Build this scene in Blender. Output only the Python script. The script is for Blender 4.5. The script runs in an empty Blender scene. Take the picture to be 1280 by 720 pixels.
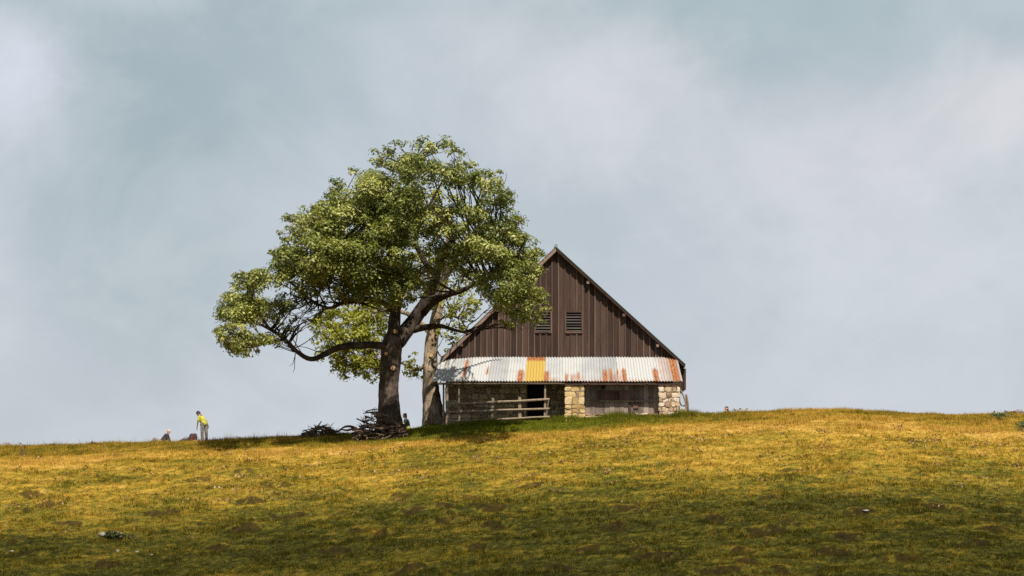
import bpy, bmesh, math, random
import numpy as np
from mathutils import Vector, Matrix

random.seed(7)
rng = np.random.default_rng(11)
F = 3557.0            # focal length in photo pixels (100 mm lens)
HZ = 620.0            # height of the eye line in the photo
CRY = 147.0           # distance of the hill crest

scene = bpy.context.scene
COL = scene.collection


def at(px, py, Y):
    return Vector(((px - 640.0) * Y / F, Y, (HZ - py) * Y / F))


# ------------------------------------------------------------------ noise
def _hash(ix, iy, seed):
    h = (ix.astype(np.int64) * 374761393 + iy.astype(np.int64) * 668265263 + seed * 1442695041) & 0xFFFFFFFF
    h = ((h ^ (h >> 13)) * 1274126177) & 0xFFFFFFFF
    h = h ^ (h >> 16)
    return h


def noise2(x, y, seed=0):
    x = np.asarray(x, float); y = np.asarray(y, float)
    ix = np.floor(x); iy = np.floor(y)
    fx = x - ix; fy = y - iy
    ux = fx * fx * fx * (fx * (fx * 6 - 15) + 10)
    uy = fy * fy * fy * (fy * (fy * 6 - 15) + 10)

    def g(dx, dy):
        a = _hash(ix + dx, iy + dy, seed) * (2 * math.pi / 4294967296.0)
        return np.cos(a) * (fx - dx) + np.sin(a) * (fy - dy)
    a = g(0, 0); b = g(1, 0); c = g(0, 1); d = g(1, 1)
    return ((a + (b - a) * ux) * (1 - uy) + (c + (d - c) * ux) * uy) * 1.5


def fbm(x, y, seed=0, octv=3):
    s = 0; amp = 1; tot = 0
    for o in range(octv):
        s = s + amp * noise2(x * 2 ** o + 7.3 * o, y * 2 ** o - 3.1 * o, seed + o)
        tot += amp; amp *= 0.5
    return s / tot


def sstep(a, b, v):
    t = np.clip((v - a) / (b - a), 0, 1)
    return t * t * (3 - 2 * t)


# ------------------------------------------------------------------ terrain
_kx = np.array([-900, -200, 0, 100, 180, 260, 330, 380, 430, 500, 545, 600, 690, 780, 860, 900, 940, 1000, 1040, 1100, 1160, 1200, 1280, 1400, 2200], float)
_ky = np.array([620, 565, 558.5, 557, 554, 552, 549, 546, 543.5, 538.5, 533.5, 529.5, 525, 520, 518.0, 518, 516, 514, 513, 516, 519, 520, 518.5, 522, 590], float)
_dx = np.arange(-900, 2200, 4.0)
_dy = np.interp(_dx, _kx, _ky)
_k = np.exp(-np.linspace(-2, 2, 13) ** 2); _k /= _k.sum()
_dy = np.convolve(np.pad(_dy, 6, mode='edge'), _k, mode='valid')

MOUNDS = []
_mr = random.Random(5)
_fixed = [(145, 672, 22, 7, 1.25), (40, 618, 22, 5, 1), (60, 632, 20, 5, 1), (200, 643, 30, 4, 1), (315, 626, 24, 4, 1), (310, 662, 24, 6, 1.1), (276, 686, 18, 5, 1),
          (420, 690, 22, 5, 1), (450, 664, 18, 5, 1), (478, 667, 14, 4, 1), (516, 639, 18, 4, 1), (555, 633, 14, 4, .9), (612, 637, 22, 4, 1), (618, 660, 18, 6, 1.1),
          (664, 607, 20, 4, .9), (780, 637, 22, 5, 1.1), (770, 660, 24, 6, 1.2), (735, 690, 22, 4, 1), (820, 698, 30, 6, 1), (600, 683, 20, 4, 1), (510, 712, 28, 4, 1),
          (895, 651, 20, 5, 1.1), (955, 665, 30, 6, 1.2), (925, 690, 22, 5, 1), (935, 702, 20, 5, 1), (1060, 672, 24, 5, 1.1), (985, 657, 16, 4, 1), (1075, 640, 26, 5, .9),
          (1175, 636, 30, 4, 1), (1245, 664, 26, 4, .9), (900, 714, 30, 4, 1.1), (974, 714, 20, 5, 1), (1040, 690, 30, 4, 1), (1215, 680, 28, 4, 1), (1130, 700, 40, 4, .9),
          (365, 645, 20, 4, .9), (500, 623, 18, 4, .8), (590, 622, 20, 4, .8), (850, 590, 24, 4, .6), (985, 588, 18, 4, .7), (250, 600, 22, 4, .7), (345, 607, 24, 4, .9), (310, 590, 20, 4, .7),
          (30, 640, 24, 4, .8), (85, 655, 22, 4, .8), (25, 692, 20, 4, .8), (130, 708, 28, 5, .9), (700, 712, 24, 4, .8), (560, 652, 18, 4, .8)]


def h_base(x, y):
    x = np.asarray(x, float); y = np.asarray(y, float)
    pc = x * F / CRY + 640.0
    zc = (HZ - np.interp(pc, _dx, _dy)) * CRY / F
    t = CRY - y
    tf = np.maximum(t, 0)
    zf = zc - 0.22 * (np.sqrt(tf * tf + 16) - 4)
    s = np.maximum(-t, 0)
    zb = zc - 0.12 * (np.sqrt(s * s + 4) - 2)
    z = np.where(t > 0, zf, zb)
    v = -1.65 - 7.0 * np.sin(math.pi * np.clip(y / 100.0, 0, 1)) - 0.04 * np.maximum(-y, 0)
    w = sstep(58, 100, y)
    z = z * w + v * (1 - w)
    far = np.maximum(np.abs(x) - 60, 0)
    return z - far * 0.03


def _solve_mounds():
    for (px, py, hw, hh, st) in _fixed:
        ys = np.arange(100, 147, 0.05)
        xs = (px - 640) * ys / F
        gap = h_base(xs, ys) - (HZ - py) * ys / F
        i = np.argmax(gap > 0)
        Y = ys[i]
        MOUNDS.append((xs[i], Y, hw * Y / F * 1.05, 0.20 + 0.035 * hh, st, _mr.uniform(-.25, .25)))
    for k in range(70):
        Y = _mr.uniform(105, 134)
        X = _mr.uniform(-.19, .19) * Y
        MOUNDS.append((X, Y, _mr.uniform(.2, .6), _mr.uniform(.16, .38), _mr.uniform(.25, .85) * (1 if Y < 126 else .55), _mr.uniform(-.3, .3)))


_solve_mounds()


def fields(x, y):
    """height, dryness, bare earth, lushness on the hill"""
    x = np.asarray(x, float); y = np.asarray(y, float)
    z = h_base(x, y)
    near = sstep(95, 103, y) * (1 - sstep(150, 156, y)) * (1 - sstep(34, 44, np.abs(x)))
    calm = 1 - 0.72 * sstep(139, 144, y)
    b = 0.07 * noise2(x * .23, y * .27, 3) + 0.06 * noise2(x * .55, y * 1.0, 4) + 0.055 * noise2(x * 1.3, y * 2.1, 5) + 0.035 * noise2(x * 2.6, y * 4.2, 6) + .02 * noise2(x * 5, y * 7, 7)
    bare = np.zeros_like(z); bump = np.zeros_like(z); lip = np.zeros_like(z); hollow = np.zeros_like(z)
    wob = noise2(x * 1.7, y * 3.4, 21) * .8 + noise2(x * 4.5, y * 8, 22) * .55
    for (mx, my, a, c, st, rot) in MOUNDS:
        m = (np.abs(x - mx) < 3.2 * a + 1) & (np.abs(y - my) < 3.5 * c + 1)
        if not m.any():
            continue
        dx = (x[m] - mx) / a; dy = (y[m] - my - rot * (x[m] - mx)) / c
        r2 = dx * dx + dy * dy
        bump[m] += st * 0.17 * np.exp(-(dx * dx * .6 + (dy - .75) ** 2)) - st * .13 * np.exp(-(dx * dx * .8 + (dy + .55) ** 2 * 1.4))
        bare[m] = np.maximum(bare[m], st * (1 - sstep(.2, .95, r2 + wob[m] * 1.1)))
        lip[m] = np.maximum(lip[m], st * np.exp(-(dx * dx * .7 + ((dy - 1.15) / .45) ** 2)))
        hollow[m] = np.maximum(hollow[m], .8 * st * np.exp(-((dx * .9) ** 2 + (dy + .5) ** 2)))
    streak = fbm(x * .42, y * 1.15, 31, 3)
    bare2 = sstep(.36, .62, streak) * (1 - sstep(121, 133, y)) * .55
    bare = np.clip(np.maximum(bare, bare2), 0, 1)
    z = z + (b * calm + bump * np.minimum(calm + .2, 1)) * near
    pc = x * F / np.maximum(y, 1) + 640
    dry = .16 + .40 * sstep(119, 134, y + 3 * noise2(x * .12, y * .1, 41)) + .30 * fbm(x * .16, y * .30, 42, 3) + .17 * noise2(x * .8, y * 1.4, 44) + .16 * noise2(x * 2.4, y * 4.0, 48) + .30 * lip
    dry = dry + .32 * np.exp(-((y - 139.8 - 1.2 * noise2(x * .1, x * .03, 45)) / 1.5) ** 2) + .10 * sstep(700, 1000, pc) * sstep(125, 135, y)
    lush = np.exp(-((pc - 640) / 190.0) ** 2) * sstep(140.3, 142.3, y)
    lush = np.clip(lush + .25 * noise2(x * .35, y * .6, 46) * sstep(120, 126, y), 0, 1)
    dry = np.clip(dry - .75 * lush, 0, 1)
    return z, dry, bare, np.clip(lush, 0, 1), hollow


def ground_z(x, y):
    return float(fields(np.array([x]), np.array([y]))[0][0])


# ------------------------------------------------------------------ helpers
def world(o):
    m = Matrix.Translation(o.location)
    return m if o.parent is None else world(o.parent) @ o.matrix_parent_inverse @ m


def obj(name, mesh, mat=None, parent=None, smooth=False):
    o = bpy.data.objects.new(name, mesh)
    COL.objects.link(o)
    if mat is not None:
        mesh.materials.clear(); mesh.materials.append(mat)
    if smooth:
        mesh.polygons.foreach_set('use_smooth', [True] * len(mesh.polygons))
    if parent is not None:
        o.parent = parent
        o.matrix_parent_inverse = world(parent).inverted()
    return o


def empty(name, loc, label, cat, group=None):
    o = bpy.data.objects.new(name, None)
    COL.objects.link(o); o.location = loc; o.empty_display_size = .3
    tag(o, label, cat, group)
    return o


def tag(o, label, cat=None, group=None, kind=None):
    o['label'] = label
    if cat: o['category'] = cat
    if group: o['group'] = group
    if kind: o['kind'] = kind
    return o


def bulk_mesh(name, verts, faces_flat, nper, attrs=None):
    """fast mesh of equal sided faces"""
    me = bpy.data.meshes.new(name)
    nv = len(verts); nf = len(faces_flat) // nper
    me.vertices.add(nv); me.vertices.foreach_set('co', np.asarray(verts, np.float32).ravel())
    me.loops.add(nf * nper); me.loops.foreach_set('vertex_index', np.asarray(faces_flat, np.int32))
    me.polygons.add(nf); me.polygons.foreach_set('loop_start', np.arange(0, nf * nper, nper, dtype=np.int32))
    for k, v in (attrs or {}).items():
        a = me.attributes.new(k, 'FLOAT', 'POINT'); a.data.foreach_set('value', np.asarray(v, np.float32))
    me.update(calc_edges=True)
    return me


class MB:
    def __init__(s):
        s.v = []; s.f = []; s.t = []

    def add(s, vs, fs, tone=None):
        b = len(s.v)
        if tone is None: tone = random.random()
        s.v += [tuple(p) for p in vs]; s.t += [tone] * len(vs)
        s.f += [tuple(i + b for i in f) for f in fs]

    def hexa(s, p, tone=None):
        s.add(p, [(0, 3, 2, 1), (4, 5, 6, 7), (0, 1, 5, 4), (1, 2, 6, 5), (2, 3, 7, 6), (3, 0, 4, 7)], tone)

    def box(s, x0, x1, y0, y1, z0, z1, tone=None):
        s.hexa([(x0, y0, z0), (x1, y0, z0), (x1, y1, z0), (x0, y1, z0), (x0, y0, z1), (x1, y0, z1), (x1, y1, z1), (x0, y1, z1)], tone)

    def prism(s, poly, y0, y1, tone=None):
        n = len(poly)
        vs = [(x, y0, z) for x, z in poly] + [(x, y1, z) for x, z in poly]
        fs = [tuple(range(n)), tuple(range(2 * n - 1, n - 1, -1))] + [(i, i + n, (i + 1) % n + n, (i + 1) % n) for i in range(n)]
        s.add(vs, fs, tone)

    def tube(s, pts, radii, n=8, rough=0.0, tone=None, sub=1, flare=None):
        P = [Vector(p) for p in pts]; R = list(radii)
        if sub > 1:
            Q = []; RR = []
            for i in range(len(P) - 1):
                p0 = P[max(i - 1, 0)]; p1 = P[i]; p2 = P[i + 1]; p3 = P[min(i + 2, len(P) - 1)]
                for k in range(sub):
                    u = k / sub
                    Q.append(.5 * ((2 * p1) + (-p0 + p2) * u + (2 * p0 - 5 * p1 + 4 * p2 - p3) * u * u + (-p0 + 3 * p1 - 3 * p2 + p3) * u ** 3))
                    RR.append(R[i] + (R[i + 1] - R[i]) * u)
            Q.append(P[-1]); RR.append(R[-1]); P = Q; R = RR
        vs = []; fs = []
        prev = None
        ph = [random.uniform(0, 6.28) for _ in range(3)]
        for i, p in enumerate(P):
            d = (P[min(i + 1, len(P) - 1)] - P[max(i - 1, 0)])
            if d.length < 1e-6: d = Vector((0, 0, 1))
            d.normalize()
            if prev is None:
                a = Vector((1, 0, 0)) if abs(d.x) < .8 else Vector((0, 1, 0))
            else:
                a = prev
            u = (a - d * a.dot(d)).normalized(); prev = u
            w = d.cross(u)
            for k in range(n):
                an = 2 * math.pi * k / n
                r = R[i] * (1 + rough * (.55 * math.sin(3 * an + ph[0] + i * .35) + .35 * math.sin(5 * an + ph[1] - i * .5) + .5 * random.uniform(-1, 1)))
                if flare: r += flare(i / (len(P) - 1), an)
                q = p + (u * math.cos(an) + w * math.sin(an)) * r
                vs.append(q)
        for i in range(len(P) - 1):
            for k in range(n):
                k2 = (k + 1) % n
                fs.append((i * n + k, i * n + k2, (i + 1) * n + k2, (i + 1) * n + k))
        fs.append(tuple(range(n - 1, -1, -1))); fs.append(tuple(range((len(P) - 1) * n, len(P) * n)))
        s.add(vs, fs, tone)
        return P, R

    def blob(s, c, rx, ry, rz, jit=.15, tone=None, n=7, m=5):
        c = Vector(c); vs = []; fs = []
        vs.append(c + Vector((0, 0, -rz)))
        for i in range(1, m):
            th = math.pi * i / m
            for k in range(n):
                a = 2 * math.pi * (k + .5 * (i % 2)) / n
                j = 1 + random.uniform(-jit, jit)
                vs.append(c + Vector((rx * math.sin(th) * math.cos(a) * j, ry * math.sin(th) * math.sin(a) * j, -rz * math.cos(th) * j)))
        vs.append(c + Vector((0, 0, rz)))
        for k in range(n):
            fs.append((0, 1 + (k + 1) % n, 1 + k))
            for i in range(m - 2):
                a0 = 1 + i * n; a1 = a0 + n
                fs.append((a0 + k, a0 + (k + 1) % n, a1 + (k + 1) % n, a1 + k))
            fs.append((len(vs) - 1, 1 + (m - 2) * n + k, 1 + (m - 2) * n + (k + 1) % n))
        s.add(vs, fs, tone)

    def mesh(s, name):
        me = bpy.data.meshes.new(name)
        me.from_pydata(s.v, [], s.f)
        a = me.attributes.new('tone', 'FLOAT', 'POINT'); a.data.foreach_set('value', np.asarray(s.t, np.float32))
        me.update()
        return me

    def build(s, name, mat, parent=None, smooth=False):
        return obj(name, s.mesh(name), mat, parent, smooth)


# ------------------------------------------------------------------ materials
class NT:
    def __init__(s, name):
        s.m = bpy.data.materials.new(name); s.m.use_nodes = True
        s.t = s.m.node_tree; s.t.nodes.clear()
        s.out = s.n('ShaderNodeOutputMaterial')

    def n(s, typ, **kw):
        nd = s.t.nodes.new(typ)
        for k, v in kw.items(): setattr(nd, k, v)
        return nd

    def l(s, a, b): s.t.links.new(a, b)

    def attr(s, name):
        return s.n('ShaderNodeAttribute', attribute_name=name).outputs['Fac']

    def noise(s, scale, detail=3, stretch=(1, 1, 1), coord='Object', rough=.55):
        tc = s.n('ShaderNodeTexCoord'); mp = s.n('ShaderNodeMapping'); mp.inputs['Scale'].default_value = stretch
        s.l(tc.outputs[coord], mp.inputs['Vector'])
        nz = s.n('ShaderNodeTexNoise'); nz.inputs['Scale'].default_value = scale; nz.inputs['Detail'].default_value = detail; nz.inputs['Roughness'].default_value = rough
        s.l(mp.outputs['Vector'], nz.inputs['Vector'])
        return nz.outputs['Fac']

    def ramp(s, fac, stops):
        r = s.n('ShaderNodeValToRGB'); el = r.color_ramp.elements
        while len(el) < len(stops): el.new(.5)
        for e, (p, c) in zip(el, stops):
            e.position = p; e.color = (*c, 1) if len(c) == 3 else c
        s.l(fac, r.inputs['Fac'])
        return r.outputs['Color']

    def mix(s, fac, a, b, mode='MIX'):
        m = s.n('ShaderNodeMix', data_type='RGBA', blend_type=mode)
        for v, i in ((fac, 0), (a, 6), (b, 7)):
            if isinstance(v, (int, float)): m.inputs[i].default_value = v
            elif isinstance(v, tuple): m.inputs[i].default_value = (*v, 1)
            else: s.l(v, m.inputs[i])
        return m.outputs[2]

    def math(s, op, a, b=None, clamp=False):
        m = s.n('ShaderNodeMath', operation=op, use_clamp=clamp)
        for v, i in ((a, 0), (b, 1)):
            if v is None: continue
            if isinstance(v, (int, float)): m.inputs[i].default_value = v
            else: s.l(v, m.inputs[i])
        return m.outputs[0]

    def maprange(s, v, a, b, c=0.0, d=1.0):
        m = s.n('ShaderNodeMapRange', interpolation_type='SMOOTHSTEP')
        for k, q in zip(('From Min', 'From Max', 'To Min', 'To Max'), (a, b, c, d)): m.inputs[k].default_value = q
        s.l(v, m.inputs['Value'])
        return m.outputs['Result']

    def pbr(s, col, rough=.8, spec=.3, bump=None, bdist=.02, metal=0.0):
        p = s.n('ShaderNodeBsdfPrincipled')
        if isinstance(col, tuple): p.inputs['Base Color'].default_value = (*col, 1)
        else: s.l(col, p.inputs['Base Color'])
        if isinstance(rough, float): p.inputs['Roughness'].default_value = rough
        else: s.l(rough, p.inputs['Roughness'])
        p.inputs['Specular IOR Level'].default_value = spec
        p.inputs['Metallic'].default_value = metal
        if bump is not None:
            b = s.n('ShaderNodeBump'); b.inputs['Distance'].default_value = bdist; b.inputs['Strength'].default_value = .8
            s.l(bump, b.inputs['Height']); s.l(b.outputs['Normal'], p.inputs['Normal'])
        s.l(p.outputs[0], s.out.inputs['Surface'])
        return p


def wood(name, dark, mid, light, stretch=(1, 1, .12), scale=6, rough=.85):
    t = NT(name)
    g = t.noise(scale, 5, stretch); g2 = t.noise(scale * 6, 3, stretch)
    f = t.math('ADD', t.math('MULTIPLY', g, .5), t.math('ADD', t.math('MULTIPLY', t.attr('tone'), .34), t.math('MULTIPLY', g2, .2)))
    c = t.ramp(f, [(.25, dark), (.55, mid), (.85, light)])
    t.pbr(c, rough, .2, g2, .012)
    return t.m


M = {}
M['board'] = wood('dark_board', (.018, .010, .008), (.052, .030, .023), (.095, .060, .047))
M['batten'] = wood('batten', (.04, .026, .022), (.092, .060, .048), (.155, .11, .09))
M['verge'] = wood('verge_wood', (.07, .045, .035), (.16, .105, .085), (.28, .2, .165), (1, 1, 1), 3)
M['greywood'] = wood('grey_wood', (.08, .06, .042), (.21, .16, .112), (.37, .29, .205), (1, 1, 1), 5)
M['panelwood'] = wood('panel_wood', (.07, .052, .042), (.22, .175, .145), (.42, .36, .30), (1, 1, .45), 3.4)
M['shutter'] = wood('shutter_wood', (.04, .022, .02), (.12, .068, .056), (.22, .14, .115))
M['louvre'] = wood('louvre_wood', (.02, .018, .017), (.05, .044, .040), (.10, .09, .083), (.2, 1, 1))
M['logwood'] = wood('branch_wood', (.035, .022, .016), (.115, .075, .054), (.26, .185, .14), (1, 1, 1), 4)


def mk_stone(name, cols, mortar=None):
    t = NT(name)
    a = t.attr('tone'); n1 = t.noise(5, 4); n2 = t.noise(22, 4)
    f = t.math('ADD', t.math('MULTIPLY', a, .62), t.math('MULTIPLY', n1, .42))
    c = t.ramp(f, [(.15, cols[0]), (.42, cols[1]), (.66, cols[2]), (.95, cols[3])])
    lich = t.maprange(t.noise(2.6, 5), .55, .68)
    c = t.mix(t.math('MULTIPLY', lich, .45), c, (.16, .13, .06))
    c = t.mix(t.maprange(n2, .55, .75, 0, .5), c, (.10, .075, .05))
    t.pbr(c, .9, .15, n2, .02)
    return t.m


M['stone'] = mk_stone('pillar_stone', [(.20, .12, .05), (.43, .29, .125), (.53, .38, .18), (.58, .46, .29)])
M['palestone'] = mk_stone('pale_stone', [(.22, .13, .085), (.44, .31, .20), (.56, .45, .33), (.64, .57, .49)])
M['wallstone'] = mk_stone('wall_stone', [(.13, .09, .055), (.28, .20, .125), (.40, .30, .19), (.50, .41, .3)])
t = NT('mortar'); t.pbr(t.ramp(t.noise(9, 4), [(.3, (.10, .072, .048)), (.7, (.27, .205, .14))]), .95, .1); M['mortar'] = t.m
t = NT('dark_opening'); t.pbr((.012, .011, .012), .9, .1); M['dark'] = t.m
t = NT('roof_sheet'); t.pbr(t.ramp(t.noise(2, 4), [(.3, (.07, .075, .075)), (.7, (.17, .17, .165))]), .6, .4); M['roof'] = t.m
t = NT('flashing'); t.pbr((.16, .24, .25), .5, .5); M['flash'] = t.m
t = NT('cut_wood'); t.pbr(t.ramp(t.noise(12, 3), [(.3, (.35, .2, .09)), (.7, (.6, .4, .22))]), .8, .2); M['cut'] = t.m
t = NT('rock'); nn = t.noise(6, 5); t.pbr(t.ramp(nn, [(.3, (.15, .13, .10)), (.7, (.42, .39, .33))]), .9, .2, nn, .03); M['rock'] = t.m
t = NT('dark_hummock'); nn = t.noise(6, 5); t.pbr(t.ramp(nn, [(.3, (.02, .016, .008)), (.7, (.05, .05, .018))]), .95, .1, nn, .03); M['hummock'] = t.m


def mk_sheet(name, base, base2, alpha_like=False):
    t = NT(name)
    n1 = t.noise(1.6, 4); n2 = t.noise(9, 4, (1, 1, .25))
    c = t.ramp(t.math('ADD', t.math('MULTIPLY', n1, .5), t.math('MULTIPLY', t.attr('tone'), .5)), [(.25, base2), (.6, base)])
    rf = t.math('ADD', t.attr('rust'), t.math('MULTIPLY', t.math('SUBTRACT', n2, .5), .9))
    rc = t.ramp(n2, [(.3, (.10, .036, .018)), (.5, (.27, .098, .036)), (.72, (.36, .20, .10))])
    c = t.mix(t.maprange(rf, .25, .85), c, rc)
    c = t.mix(t.maprange(t.noise(3.2, 5, (1, 1, .3)), .6, .8, 0, .35), c, (.22, .19, .165))
    p = t.pbr(c, .55, .35)
    return t.m


M['tin'] = mk_sheet('pale_tin', (.385, .385, .385), (.26, .265, .275))
M['yellow_tin'] = mk_sheet('yellow_sheet', (.38, .262, .062), (.28, .175, .042))


def mk_bark(name, cols):
    t = NT(name)
    n1 = t.noise(1.4, 4); n2 = t.noise(7, 5, (1, 1, .28)); n3 = t.noise(26, 3, (1, 1, .4))
    f = t.math('ADD', t.math('MULTIPLY', n1, .6), t.math('MULTIPLY', n2, .45))
    c = t.ramp(f, [(.3, cols[0]), (.5, cols[1]), (.72, cols[2])])
    b = t.math('ADD', n2, t.math('MULTIPLY', n3, .5))
    t.pbr(c, .95, .1, b, .07)
    return t.m


M['bark'] = mk_bark('dark_bark', [(.020, .015, .012), (.062, .046, .036), (.17, .13, .105)])
M['limb'] = mk_bark('limb_bark', [(.015, .012, .010), (.042, .032, .025), (.11, .085, .07)])
M['palebark'] = mk_bark('pale_bark', [(.045, .033, .022), (.22, .165, .11), (.50, .41, .31)])


def mk_leaf(name, dark, mid, light, trans=.35, tcol=(.18, .22, .02)):
    t = NT(name)
    f = t.math('ADD', t.math('MULTIPLY', t.attr('tone'), .55), t.math('MULTIPLY', t.attr('hue'), .45))
    c = t.ramp(f, [(.1, dark), (.5, mid), (.92, light)])
    p = t.n('ShaderNodeBsdfPrincipled'); t.l(c, p.inputs['Base Color']); p.inputs['Roughness'].default_value = .5; p.inputs['Specular IOR Level'].default_value = .5
    tr = t.n('ShaderNodeBsdfTranslucent'); t.l(t.mix(.5, c, tcol), tr.inputs['Color'])
    mx = t.n('ShaderNodeMixShader'); mx.inputs[0].default_value = trans
    t.l(p.outputs[0], mx.inputs[1]); t.l(tr.outputs[0], mx.inputs[2]); t.l(mx.outputs[0], t.out.inputs['Surface'])
    return t.m


M['leaf'] = mk_leaf('leaf', (.065, .082, .014), (.185, .208, .032), (.46, .45, .14), .30)
M['leaf2'] = mk_leaf('yellow_leaf', (.13, .16, .018), (.27, .29, .035), (.44, .43, .07), .45, (.42, .40, .03))
M['thistle'] = mk_leaf('thistle_leaf', (.03, .05, .018), (.07, .105, .035), (.13, .17, .07), .2)
M['darkleaf'] = mk_leaf('tussock_leaf', (.022, .026, .007), (.052, .058, .014), (.10, .10, .026), .15, (.04, .05, .01))
M['weed'] = mk_leaf('weed_leaf', (.08, .042, .018), (.19, .10, .035), (.36, .22, .09), .2, (.2, .11, .035))


def mk_grass(name, blade):
    t = NT(name)
    n1 = t.noise(1.7, 4); n2 = t.noise(.35, 3)
    dry = t.math('ADD', t.attr('dry'), t.math('ADD', t.math('MULTIPLY', t.math('SUBTRACT', n1, .5), .5), t.math('MULTIPLY', t.math('SUBTRACT', t.attr('tone'), .5), .7)), True)
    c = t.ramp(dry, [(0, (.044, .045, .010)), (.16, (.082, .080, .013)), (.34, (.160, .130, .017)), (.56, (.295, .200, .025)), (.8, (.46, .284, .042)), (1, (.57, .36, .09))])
    c = t.mix(t.math('MULTIPLY', t.attr('lush'), .85), c, t.ramp(t.attr('tone'), [(0, (.09, .115, .010)), (1, (.25, .25, .02))]))
    soil = t.ramp(t.noise(4, 4), [(.3, (.014, .009, .004)), (.7, (.050, .030, .011))])
    if not blade:
        c = t.mix(.30, c, (.05, .04, .010))
        bm_ = t.math('ADD', t.attr('bare'), t.math('MULTIPLY', t.math('SUBTRACT', t.noise(7, 5, (1, 1.6, 1), rough=.7), .5), 1.5))
        c = t.mix(t.math('MULTIPLY', t.maprange(bm_, .30, .72), .80), c, soil)
        nb = t.noise(14, 4)
        t.pbr(c, .95, .05, nb, .08)
    else:
        c = t.mix(t.math('MULTIPLY', t.attr('bare'), .5), c, soil)
        p = t.n('ShaderNodeBsdfDiffuse'); t.l(c, p.inputs['Color'])
        tr = t.n('ShaderNodeBsdfTranslucent'); t.l(c, tr.inputs['Color'])
        mx = t.n('ShaderNodeMixShader'); mx.inputs[0].default_value = .35
        t.l(p.outputs[0], mx.inputs[1]); t.l(tr.outputs[0], mx.inputs[2]); t.l(mx.outputs[0], t.out.inputs['Surface'])
    return t.m


M['ground'] = mk_grass('ground', False)
M['grass'] = mk_grass('grass', True)


def plain(name, col, rough=.8, spec=.2, var=.25):
    t = NT(name)
    n1 = t.noise(14, 3)
    t.pbr(t.mix(n1, tuple(c * (1 - var) for c in col), tuple(min(1, c * (1 + var)) for c in col)), rough, spec)
    return t.m


M['skin'] = plain('skin', (.48, .27, .18), .55, .4, .08)
M['tanskin'] = plain('dark_tanned_skin', (.17, .09, .06), .55, .4, .08)
M['shirt'] = plain('yellow_shirt', (.40, .39, .06), .8, .1, .1)
M['trousers'] = plain('grey_trousers', (.18, .158, .14), .9, .1, .2)
M['shoe'] = plain('shoe', (.06, .045, .04), .7)
M['darkhair'] = plain('dark_hair', (.022, .014, .012), .6, .3)
M['blond'] = plain('blond_hair', (.62, .36, .14), .6, .3)
M['darktop'] = plain('dark_top', (.035, .03, .04), .85)
M['teal'] = plain('teal_top', (.05, .075, .075), .85)
M['lime'] = plain('pale_green_trousers', (.35, .38, .10), .85)
M['navy'] = plain('navy_top', (.03, .03, .05), .85)
M['bag'] = plain('dark_bag', (.05, .03, .035), .8)
M['bagred'] = plain('maroon_panel', (.10, .03, .03), .8)
M['strap'] = plain('strap', (.10, .09, .1), .8)
M['blanket'] = plain('pale_blanket', (.66, .55, .36), .95)
M['bagpink'] = plain('pale_pink_pad', (.55, .33, .26), .9)

# ------------------------------------------------------------------ ground sheet
def axis(lo, hi, step, far_lo, far_hi, grow=1.22):
    a = list(np.arange(lo, hi + 1e-6, step))
    s = step; v = hi
    while v < far_hi:
        s *= grow; v += s; a.append(v)
    s = step; v = lo; pre = []
    while v > far_lo:
        s *= grow; v -= s; pre.append(v)
    return np.array(pre[::-1] + a)


gx = axis(-32, 32, .125, -1500, 1500)
gy = axis(103.5, 151, .125, -260, 2400)
XX, YY = np.meshgrid(gx, gy)
xf = XX.ravel(); yf = YY.ravel()
gz, gd, gb, gl, gh = fields(xf, yf)
nx = len(gx); ny = len(gy)
ii = (np.arange(ny - 1)[:, None] * nx + np.arange(nx - 1)[None, :]).ravel()
quads = np.stack([ii, ii + 1, ii + nx + 1, ii + nx], 1).ravel()
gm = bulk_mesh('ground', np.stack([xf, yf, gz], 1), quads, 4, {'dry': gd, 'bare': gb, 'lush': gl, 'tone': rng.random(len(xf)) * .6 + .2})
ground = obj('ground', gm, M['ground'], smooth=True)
tag(ground, 'dry yellow and green pasture hillside', kind='structure')

# ------------------------------------------------------------------ grass
HX0, HX1 = -3.45, 8.6


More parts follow.
